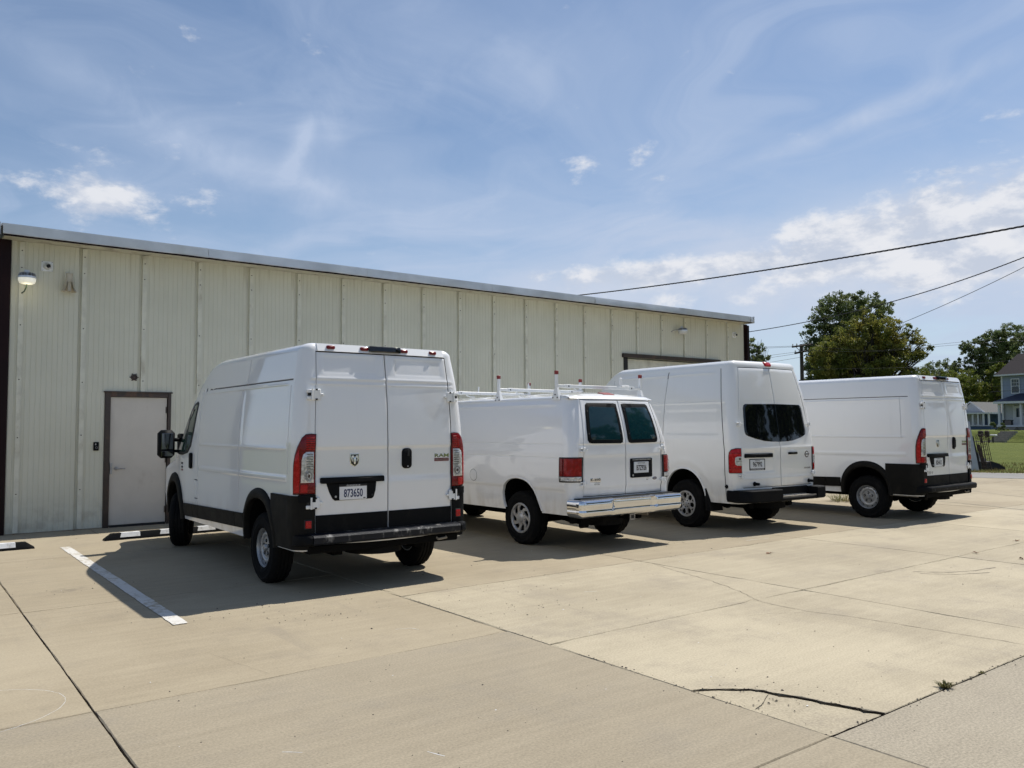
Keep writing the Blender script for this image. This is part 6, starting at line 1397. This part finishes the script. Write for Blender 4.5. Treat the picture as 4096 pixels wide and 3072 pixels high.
# --- steps in the bank
PS = at(3992, 1757, 76.2); S1 = thing('lawn_steps', 'weathered concrete steps climbing the grass bank toward the houses', 'steps', (PS.x, PS.y, 0))
for k in range(6): fpart('step', M['stone'], S1, [(-.8, .6, k*.36, k*.36+.42, k*.165-.05, k*.165+.165)])
# --- small white porch house and the wide grey roof behind it
P2 = at(3880, 1700, 118); H2 = thing('white_porch_house', 'small white house with gabled front and columned porch beyond the lawn', 'house', (P2.x, P2.y, .85))
fpart('wall', M['siding_w'], H2, [(-1.3, 1.9, 0, 7, 0, 2.8)]); fpart('gable', M['siding_w'], H2, [], [([(-1.3, -.05, 2.7), (1.95, -.05, 2.7), (.33, -.05, 3.95), (-1.3, .1, 2.7), (1.95, .1, 2.7), (.33, .1, 3.95)], [(0, 1, 2), (5, 4, 3)])])
fpart('roof', M['shingle_g'], H2, [], [([(-1.7, -.3, 2.45), (.33, -.3, 4.05), (.33, 7.3, 4.05), (-1.7, 7.3, 2.45), (2.35, -.3, 2.45), (2.35, 7.3, 2.45)], [(0, 1, 2, 3), (1, 4, 5, 2)])])
fpart('rake_board', M['trimw'], H2, [], [([(-1.75, -.34, 2.35), (.33, -.34, 3.95), (.33, -.34, 4.15), (-1.75, -.34, 2.55)], [(0, 1, 2, 3)]), ([(2.4, -.34, 2.35), (.33, -.34, 3.95), (.33, -.34, 4.15), (2.4, -.34, 2.55)], [(0, 1, 2, 3)])])
fpart('porch_roof', M['trimw'], H2, [(-1.5, 4.5, -2.3, -.06, 2.26, 2.46)]); fpart('porch_floor', M['bluewall'], H2, [(-1.3, 4.2, -2.2, -.06, -.3, .58)])
fpart('floor_edge', M['trimw'], H2, [(-1.3, 4.3, -2.28, -2.2, .55, .67)]); fpart('side_wall', M['bluewall'], H2, [(1.91, 4.1, .0, 6, 0, 2.26)])
for a in (.2, 1.55, 2.3, 3.05, 3.8): fpart('porch_column', M['trimw'], H2, [(a, a+.2, -2.15, -1.95, .67, 2.26)])
dd = fpart('front_door', M['trimw'], H2, [(.9, 1.7, -.1, -.02, .58, 2.2)]); fpart('door_glass', M['glass'], dd, [(1.05, 1.55, -.115, -.09, .8, 2.1)])
P3 = at(3908, 1700, 128); H3 = thing('low_blue_house', 'low blue house under a wide grey shingle roof between the two porches', 'house', (P3.x, P3.y, .9))
fpart('wall', M['bluewall'], H3, [(0, 13, 0, 8, 0, 1.8)]); fpart('roof', M['shingle_g'], H3, [], [([(-.5, -.6, 1.65), (14, -.6, 1.65), (14, 4.2, 3.65), (-.5, 4.2, 3.65), (-.5, 9, 1.65), (14, 9, 1.65)], [(0, 1, 2, 3), (3, 2, 5, 4)])])
fpart('gutter', M['trimw'], H3, [(-.5, 14, -.72, -.6, 1.55, 1.68)]); fpart('roof_vent', M['black'], H3, [(3.2, 3.5, 2.3, 2.7, 2.9, 3.25)]); fpart('chimney_pipe', M['black'], H3, [(2.6, 2.7, .6, .7, 1.9, 2.8)])
# --- trees
def make_tree(name, label, base, height, crown, leaf, nleaf, ls, trunk_r=.25, seed=1, group=None, nb_=9, spread=.55, bare=.3, lean=(0, 0), lobes=14, loc_only=False):
    """crown: list of ellipsoids (dx,dy,z,rx,ry,rz); leaves gather in clumps at branch ends"""
    rg = np.random.default_rng(seed); t = thing(name, label, 'tree', base, 0, group)
    mb = MB(); ends = []
    th = height*.72; main = [np.array((lean[0]*k, lean[1]*k, th*k))+np.append(rg.normal(0, .012*height, 2), 0)*(k > 0) for k in (0, .15, .35, .55, .75, 1.0)]
    mb.tube(main, [trunk_r*x for x in (1.25, 1.0, .8, .6, .35, .08)], 7)
    for (cx, cy, cz, rx, ry, rz2) in crown:
        for q in range(max(4, nb_)):
            d = rg.normal(size=3); d[2] = d[2]*.6+.35; d /= np.linalg.norm(d)
            e = np.array((cx, cy, cz))+d*np.array((rx, ry, rz2))*rg.uniform(.45, .80); k = min(max(rg.uniform(.3, .8)*e[2]/th, .12), .9)
            i = k*5; s0 = main[int(i)]*(1-i % 1)+main[min(int(i)+1, 5)]*(i % 1); mid = s0*.45+e*.55+np.array((0, 0, -.05*height))*rg.random()+rg.normal(0, .02*height, 3)
            r0 = trunk_r*(1-k)*.55+.02; mb.tube([s0, mid*.5+s0*.5, mid, e], [r0, r0*.7, r0*.45, .012], 5, cap=False)
            for _ in range(2):
                e2 = e+rg.normal(0, .35*min(rx, ry, rz2), 3)*np.array((1, 1, .6)); mb.tube([mid, (mid+e2)/2+rg.normal(0, .02*height, 3), e2], [r0*.35, r0*.22, .008], 4, cap=False)
    mb.build('trunk', M['bark'], t, 180)
    tot = sum(c[3]*c[4]*c[5] for c in crown)**1.0; vs = []
    for (cx, cy, cz, rx, ry, rz2) in crown:
        n = int(nleaf*(rx*ry*rz2)/tot); nc = max(8, int(lobes*(rx*ry*rz2)**.5))
        d = rg.normal(size=(nc, 3)); d /= np.linalg.norm(d, axis=1)[:, None]; rad = rg.uniform(.35, 1.0, (nc, 1))**.6
        cen = d*rad*np.array((rx, ry, rz2))+np.array((cx, cy, cz)); sz = rg.uniform(.10, .26, nc)*min(rx, ry, rz2)*1.25
        idx = rg.integers(0, nc, n); off = rg.normal(size=(n, 3)); off /= np.linalg.norm(off, axis=1)[:, None]; off *= rg.random((n, 1))**.45
        P = cen[idx]+off*sz[idx][:, None]*np.array((1, 1, .75)); vs.append(P)
    P = np.concatenate(vs); P = P[P[:, 2] > bare]; n = len(P)
    a = rg.normal(size=(n, 3)); a /= np.linalg.norm(a, axis=1)[:, None]; b_ = np.cross(a, rg.normal(size=(n, 3))); b_ /= np.linalg.norm(b_, axis=1)[:, None]
    s_ = (ls*rg.uniform(.55, 1.3, n))[:, None]; q = np.stack([P-a*s_, P+b_*s_*.45, P+a*s_, P-b_*s_*.45], 1).reshape(-1, 3)
    me = bpy.data.meshes.new('crown'); me.vertices.add(4*n); me.vertices.foreach_set('co', q.ravel()); me.loops.add(4*n); me.loops.foreach_set('vertex_index', np.arange(4*n, dtype='i')); me.polygons.add(n); me.polygons.foreach_set('loop_start', np.arange(0, 4*n, 4, dtype='i')); me.materials.append(M[leaf]); me.update(calc_edges=True); me.validate()
    o = bpy.data.objects.new('crown', me); COL.objects.link(o); o.parent = t; return t
def tb(px, depth, z=-.06): p = at(px, 1700, depth); return (p.x, p.y, z)
rx_ = np.array([CR[0], CR[1]])
def cr_(px, py, depth, base, r, ry=None, rz2=None):
    p = at(px, py, depth); return (p.x-base[0], p.y-base[1], p.z-base[2], r, ry or r, rz2 or r*.85)
# dark tall tree behind
B = tb(3400, 74)
make_tree('tall_tree', 'tall dark green tree whose top stands above the olive tree', B, 12, [cr_(3330, 1260, 74, B, 1.9, 1.9, 1.9), cr_(3400, 1225, 74, B, 1.9, 1.9, 1.5), cr_(3485, 1245, 74, B, 1.7, 1.7, 1.7), cr_(3300, 1350, 74, B, 2.0, 2, 2.2), cr_(3515, 1310, 74, B, 1.5, 1.6, 1.6), cr_(3292, 1400, 74, B, 1.5, 1.6, 1.7), cr_(3250, 1350, 74, B, .6, .7, .6), cr_(3305, 1480, 74, B, 1.9, 2, 2.4), cr_(3380, 1440, 74, B, 3, 3, 3), cr_(3290, 1580, 74, B, 1.7, 2, 2.2), cr_(3540, 1230, 74, B, .8, .8, .8)], 'leaf_dark', 56000, .115, .42, 3, lobes=26)
B = tb(3470, 56)
make_tree('spreading_tree', 'broad olive green tree with open crown behind the right hand van', B, 8.5, [cr_(3440, 1345, 56, B, 1.7, 1.7, 1.4), cr_(3360, 1400, 56, B, 1.7, 1.7, 1.4), cr_(3300, 1450, 56, B, 1.2, 1.4, 1.5), cr_(3470, 1280, 56, B, .9, 1, .9), cr_(3530, 1340, 56, B, 1.2, 1.3, 1.3), cr_(3560, 1420, 56, B, 1.5, 1.5, 1.5), cr_(3440, 1470, 56, B, 2.2, 2.2, 1.8), cr_(3320, 1560, 56, B, 1.7, 1.7, 1.5), cr_(3460, 1600, 56, B, 2.3, 2.2, 1.5), cr_(3580, 1520, 56, B, 1.6, 1.6, 1.5), cr_(3640, 1400, 56, B, 1.2, 1.2, 1.1), cr_(3650, 1330, 56, B, .55, .6, .7), cr_(3690, 1395, 56, B, .7, .7, .6), cr_(3235, 1600, 56, B, 1.2, 1.2, 1.6), cr_(3590, 1310, 56, B, .7, .7, .7)], 'leaf_olive', 60000, .095, .34, 5, lobes=34)
B = tb(3010, 70)
make_tree('slender_tree', 'loose dark tree showing just past the right end of the building', B, 8, [cr_(3000, 1440, 70, B, 1.3, 1.4, 1.5), cr_(3055, 1410, 70, B, .7, .7, .9), cr_(3015, 1380, 70, B, .8, .8, .8), cr_(2985, 1480, 70, B, 1.8, 1.8, 1.5)], 'leaf_dark', 6500, .12, .22, 8, lobes=22)
# trees at the right
B = tb(4010, 152)
make_tree('tall_tree', 'largest dark tree towering behind the blue grey house', B, 16, [cr_(3960, 1370, 152, B, 2.6, 3, 2.4), cr_(4040, 1345, 152, B, 2.9, 3, 2.4), cr_(3900, 1400, 152, B, 1.9, 2.4, 2.2), cr_(3865, 1385, 152, B, 1.2, 1.3, 1.2), cr_(3975, 1450, 152, B, 3.6, 3.4, 2.8), cr_(4030, 1430, 152, B, 2.4, 3.4, 2.4), cr_(3930, 1520, 152, B, 3.0, 3, 3), cr_(3850, 1460, 152, B, 1.8, 2, 1.5), cr_(3990, 1580, 152, B, 2.8, 3, 3)], 'leaf_dark', 44000, .19, .6, 11, lobes=18)
B = tb(4105, 130)
make_tree('tall_tree', 'dark tree cut off by the right edge above the house roof', B, 15, [cr_(4105, 1400, 130, B, 2.3, 2.4, 2.8), cr_(4150, 1340, 130, B, 3, 3, 3)], 'leaf_dark', 6000, .20, .5, 12, lobes=10)
for (px, dep, top, wd_, lf, lab, sd_) in (
    (3735, 160, 1440, 70, 'leaf_dark', 'dark pointed tree in the gap right of the olive tree', 21),
    (3790, 165, 1430, 60, 'leaf_dark', 'slim blue green tree left of the tall dark group', 22),
    (3840, 158, 1445, 60, 'leaf_dark', 'mid dark tree just above the roof corner of the last van', 23),
    (3690, 150, 1480, 75, 'leaf_yel', 'low yellow green tree at the foot of the olive tree', 24),
    (3800, 146, 1478, 60, 'leaf_yel', 'bushy yellow green tree over the brake light of the last van', 25),
    (3875, 142, 1478, 85, 'leaf_yel', 'rounded yellow green tree left of the big dark trunk', 26),
    (3915, 150, 1545, 75, 'leaf_dark', 'shaded lower tree behind the small white house', 27),
    (4000, 140, 1450, 55, 'leaf_yel', 'light green tree pressed against the left end of the blue grey house', 28),
    (3975, 146, 1560, 60, 'leaf_yel', 'low green tree between the two porch houses', 29),
    (3650, 110, 1470, 75, 'leaf_dark', 'low dark tree glimpsed through the olive crown', 30),
    (3300, 120, 1590, 90, 'leaf_dark', 'distant dark tree behind the pole and van roofs', 31)):
    B = tb(px, dep, .6); k = dep/3267.
    top_z = at(px, top, dep).z-.6; w2 = wd_*k
    make_tree('background_tree', lab, B, top_z, [(0, 0, top_z-w2*.8, w2*.75, w2*.8, w2*.8), (w2*.5, 0, top_z*.62, w2*.8, w2*.8, w2*.9), (-w2*.5, .3, top_z*.60, w2*.8, w2*.8, w2*.9), (w2*.1, 0, top_z*.32, w2*1.05, w2, w2*.9)], lf, 12000, .19, .25, sd_, lobes=9, nb_=4, group='trees beyond the lawn')
# trees behind the viewer: only seen as reflections in glass and paint
for (x, y, hh, sd_, rl_) in ((38, -12, 20, 41, 'tallest tree reflected in the black rear window'), (31, -20, 17, 42, 'dark tree reflected beside the tallest one in the black rear window'), (46, -6, 17, 44, 'distant tree reflected at the edge of the rear windows'), (10, -42, 13, 43, 'tree far behind the viewer reflected low in the nearest van')):
    make_tree('street_tree', rl_, (x, y, -.06), hh, [(0, 0, hh*.72, hh*.26, hh*.26, hh*.24), (hh*.12, .1, hh*.5, hh*.26, hh*.26, hh*.2), (-hh*.13, 0, hh*.48, hh*.26, hh*.26, hh*.2)], 'leaf_dark', 16000, .32, .35, sd_, lobes=8, group='trees reflected in the glass')
# --- utility pole with crossarms
PB = at(3213, 1700, 50); pole = thing('utility_pole', 'dark wooden utility pole with two crossarms left of the olive tree', 'utility pole', (PB.x, PB.y, 0))
zt = at(3213, 1375, 50).z; z1_, z2_ = at(3213, 1384, 50).z, at(3213, 1410, 50).z
b = MB(); b.tube([(0, 0, -.2), (0, 0, zt*.5), (0, 0, zt)], [.13, .12, .10], 10); b.build('shaft', M['pole'], pole, 60)
def armpt(a, z, b_=0.): return (CR[0]*a+CF[0]*b_, CR[1]*a+CF[1]*b_, z)
for (z, a0, a1) in ((z1_, -.65, .65), (z2_, -.50, .36)):
    mb = MB(); mb.tube([armpt(a0, z-.05, -.2), armpt(a1, z+.12, -.2)], .055, 4); ar = mb.build('crossarm', M['pole'], pole)
    for a in (a0+.05, a0+.3, a1-.3, a1-.05):
        zz2 = z+(.17*(a-a0)/(a1-a0))-.05; mb = MB(); mb.lathe([(.045, .05), (.03, .10), (.045, .14), (.0001, .2)], 8, 'z', armpt(a, zz2, -.2)); mb.build('insulator', M['frost'], ar)
mb = MB(); mb.tube([armpt(-.4, z1_-.03, -.12), armpt(0, z1_-.4, -.12), armpt(.4, z1_+.05, -.12)], .02, 4); mb.build('brace', M['pole'], pole)
# --- overhead cables
def cable(label, pts, r, twist=0., n=60, name='overhead_cable', cat='cable', group=None):
    """pts: photo points with depth, joined by a smooth sagging curve"""
    P = np.array([at(*p) for p in pts]); k = len(P); T = np.arange(k); tt = np.linspace(0, k-1, n*(k-1)+1)
    C_ = []
    for d in range(3): C_.append(np.polyval(np.polyfit(T, P[:, d], min(k-1, 3)), tt))
    Q = np.stack(C_, 1); o0 = Q[0].copy(); t = thing(name, label, cat, tuple(o0), 0, group)
    mb = MB()
    if twist:
        # bundle: strands wound about a bare messenger
        L_ = np.concatenate([[0], np.cumsum(np.linalg.norm(np.diff(Q, axis=0), axis=1))]); nn = int(L_[-1]/.07); s_ = np.linspace(0, L_[-1], nn); Q2 = np.stack([np.interp(s_, L_, Q[:, d]) for d in range(3)], 1)
        dd_ = Q2[-1]-Q2[0]; dd_ /= np.linalg.norm(dd_); a = np.cross(dd_, (0, 0, 1)); a /= np.linalg.norm(a); b_ = np.cross(a, dd_)
        for ph in (0, 2.09, 4.19):
            an = s_*6.283/twist+ph; mb = MB(); mb.tube([q-o0 for q in Q2+(np.cos(an)[:, None]*a+np.sin(an)[:, None]*b_)*r*.62], r*.55, 5); mb.build('strand', M['wire'], t, 180)
    else: mb.tube([q-o0 for q in Q], r, 5); mb.build('wire', M['wire'], t, 180)
cable('thick twisted service cable rising from behind the roof to the upper right', [(2240, 1188, 40), (2600, 1150, 34), (3050, 1078, 28), (3600, 995, 23), (4096, 905, 19.5), (4500, 822, 17)], .024, .62)
cable('dark cable from the building end rising past the treetop', [(2990, 1328, 34), (3250, 1284, 31), (3540, 1213, 28), (3800, 1138, 25), (4096, 1028, 22.5), (4400, 900, 20)], .015, .5)
cable('thinner cable lowest at the tree and rising to the right edge', [(3590, 1300, 36), (3700, 1253, 34), (3850, 1188, 31), (4096, 1068, 28), (4400, 905, 25)], .011)
for i, (pts, lab) in enumerate((([(2700, 1400, 62), (3180, 1384, 50)], 'upper left line wire ending at the top crossarm'), ([(2700, 1408, 62), (3190, 1387, 50)], 'line wire just under the top crossarm wire on the left'),
    ([(2700, 1470, 60), (3186, 1408, 50)], 'middle line wire running left from the lower crossarm'), ([(2700, 1490, 60), (3190, 1414, 50)], 'lower line wire running left from the lower crossarm'),
    ([(2900, 1480, 56), (3208, 1428, 50)], 'steep thin wire dropping left from the pole'),
    ([(3240, 1382, 50), (3500, 1402, 45), (3700, 1383, 43), (4200, 1345, 40)], 'upper thin wire crossing in front of the olive tree'), ([(3240, 1402, 50), (3500, 1406, 45), (3700, 1390, 43), (4200, 1356, 40)], 'second thin wire just below the upper one across the olive tree'),
    ([(3215, 1478, 50), (3500, 1473, 45), (3800, 1462, 43), (4200, 1425, 40)], 'lowest thin wire crossing trees and the house roof'),
    ([(3960, 1546, 70), (4200, 1532, 60)], 'thin wire crossing the house front above the porch'), ([(3960, 1568, 66), (4200, 1552, 58)], 'heavier wire crossing the house front lowest'))):
    cable(lab, pts, .009 if i < 5 else (.007 if i != 9 else .014), 0, 24, 'line_wire', 'wire')
# --- clutter on the verge: gate-like racks, old sink, rusty boards, fallen panel, grey board
def rack(px, py, dep, label, h, wd_, lean_, rungs):
    p = at(px, py, dep); t = thing('iron_trellis', label, 'trellis', (p.x, p.y, -.03)); dx = np.array([CR[0], CR[1]]); fw = np.array([CF[0], CF[1]])
    def P(a, z): q = dx*(a+lean_*z)+fw*z*.12; return (q[0], q[1], z)
    mb = MB(); hw_ = wd_/2; mb.tube([P(-hw_, 0), P(-hw_*.95, h*.5), P(-hw_*.9, h*.9), P(-hw_*.55, h*.985), P(0, h), P(hw_*.55, h*.985), P(hw_*.9, h*.9), P(hw_*.95, h*.5), P(hw_, 0)], .011, 6); mb.build('hoop', M['rust'], t, 60)
    for k in range(rungs):
        z = h*(.1+.78*k/(rungs-1)); mb = MB(); mb.tube([P(-hw_*.95, z), P(0, z-.02), P(hw_*.95, z+.03)], .007, 5); mb.build('rung', M['rust'], t, 60)
    for a in (-.2, .2): mb = MB(); mb.tube([P(a*wd_, .05), P(a*wd_*.9, h*.93)], .006, 5); mb.build('bar', M['rust'], t)
rack(3935, 1869, 29.8, 'left rusty iron trellis leaning beside the road', 1.30, .26, -.05, 7)
rack(3953, 1872, 29.4, 'right rusty iron trellis in front of the fallen black panel', 1.32, .24, -.07, 8)
rack(3962, 1860, 31, 'rear rusty trellis just behind the other two', 1.25, .22, -.1, 6)
def leaner(name, label, cat, px, py, dep, pts, th, mat, part='sheet'):
    p = at(px, py, dep); t = thing(name, label, cat, (p.x, p.y, 0)); dx = np.array([CR[0], CR[1]]); fw = np.array([CF[0], CF[1]]); v = []
    for o_ in (0, th):
        for (a, z) in pts: q = dx*a+fw*(z*.15+o_); v.append((q[0], q[1], z))
    n = len(pts); mobj(part, v, [tuple(range(n)), tuple(reversed(range(n, 2*n)))]+[(i, n+i, n+(i+1) % n, (i+1) % n) for i in range(n)], mat, t); return t
leaner('grey_board', 'tall grey board leaning beside the right van', 'board', 3903, 1868, 29.5, [(-.15, -.03), (.12, -.03), (.05, .8), (-.03, 1.75), (-.12, 1.75)], .04, M['roofm'])
leaner('dark_plank', 'dark plank leaning between grey board and trellis', 'plank', 3915, 1866, 29.6, [(-.06, -.03), (.10, -.03), (-.06, 1.2), (-.12, 1.2)], .04, M['black'])
leaner('rusty_plank', 'rust brown plank leaning behind the left trellis', 'plank', 3935, 1864, 30.2, [(-.02, -.03), (.14, -.03), (-.04, .88), (-.16, .9)], .03, M['rust'])
leaner('scrap_metal_sheet', 'dented white metal panel standing behind the rusty trellis', 'panel', 3928, 1860, 30.6, [(-.1, -.03), (.28, -.03), (.16, .35), (.0, .48), (-.14, .62), (-.2, .5)], .06, M['clearlens'])
leaner('fallen_plastic_sheet', 'black plastic panel lying on the grass right of the trellis', 'panel', 3985, 1866, 30.0, [(-.32, -.03), (.34, -.03), (.33, .05), (.12, .19), (-.16, .28), (-.3, .25)], .5, M['black'])
q = at(3925, 1765, 72); t = thing('handrail', 'thin pale pipe rail on the lawn behind the trellis', 'rail', (q.x, q.y, 0)); mb = MB(); mb.tube([(-3*CR[0], -3*CR[1], .1), (.9*CR[0], .9*CR[1], .12)], .05, 6); mb.build('pipe', M['stone'], t)
q = at(3958, 1757, 71); t = thing('garden_junk', 'small heap of brown boxes and chairs by the lawn steps', 'clutter', (q.x, q.y, 0))
for (a, z0, w_, h_, mt) in ((-.75, .55, .38, .55, 'bark'), (-.2, .5, .34, .6, 'rust'), (-.7, 0, .12, .55, 'black'), (-.05, 0, .14, .5, 'rust'), (.35, .62, .5, .14, 'trimw'), (.3, 0, .12, .6, 'bark')):
    mb = MB(); c0 = np.array([CR[0], CR[1]])*a; mb.box((c0[0]-w_/2, c0[1]-w_/2, z0), (c0[0]+w_/2, c0[1]+w_/2, z0+h_), bev=.08); mb.build('bundle', M[mt], t)
# shrubs by the steps
def shrub(px, dep, r, label, leaf='leaf_dark'):
    B = tb(px, dep, .9); t = make_tree('shrub', label, B, r*1.6, [(0, 0, r*.5, r, r, r*.7)], leaf, 2500, .10, .03, int(px), lobes=20, nb_=4, bare=.02); t['category'] = 'shrub'
shrub(3985, 88, .8, 'dark round shrub at the left foot of the porch')
shrub(4010, 84, .55, 'small dark shrub beside the porch steps')
# grass fringe near the road
v = []; f = []
for i in range(9000):
    s_ = random.uniform(-9, 14); w_ = 3.55+random.random()**1.6*9; p = RP+RD*s_+RN*w_; h = random.uniform(.03, .10)*(1.5 if w_ < 4.4 else 1); a = random.random()*6.28; b0 = len(v); ww = .012; z = -.06
    v += [(p[0]-ww*math.cos(a), p[1]-ww*math.sin(a), z), (p[0]+ww*math.cos(a), p[1]+ww*math.sin(a), z), (p[0]+random.uniform(-.04, .04), p[1]+random.uniform(-.04, .04), z+h+.04)]; f.append((b0, b0+1, b0+2))
tag(mobj('grass_blades', v, f, M['weed']), kind='stuff')
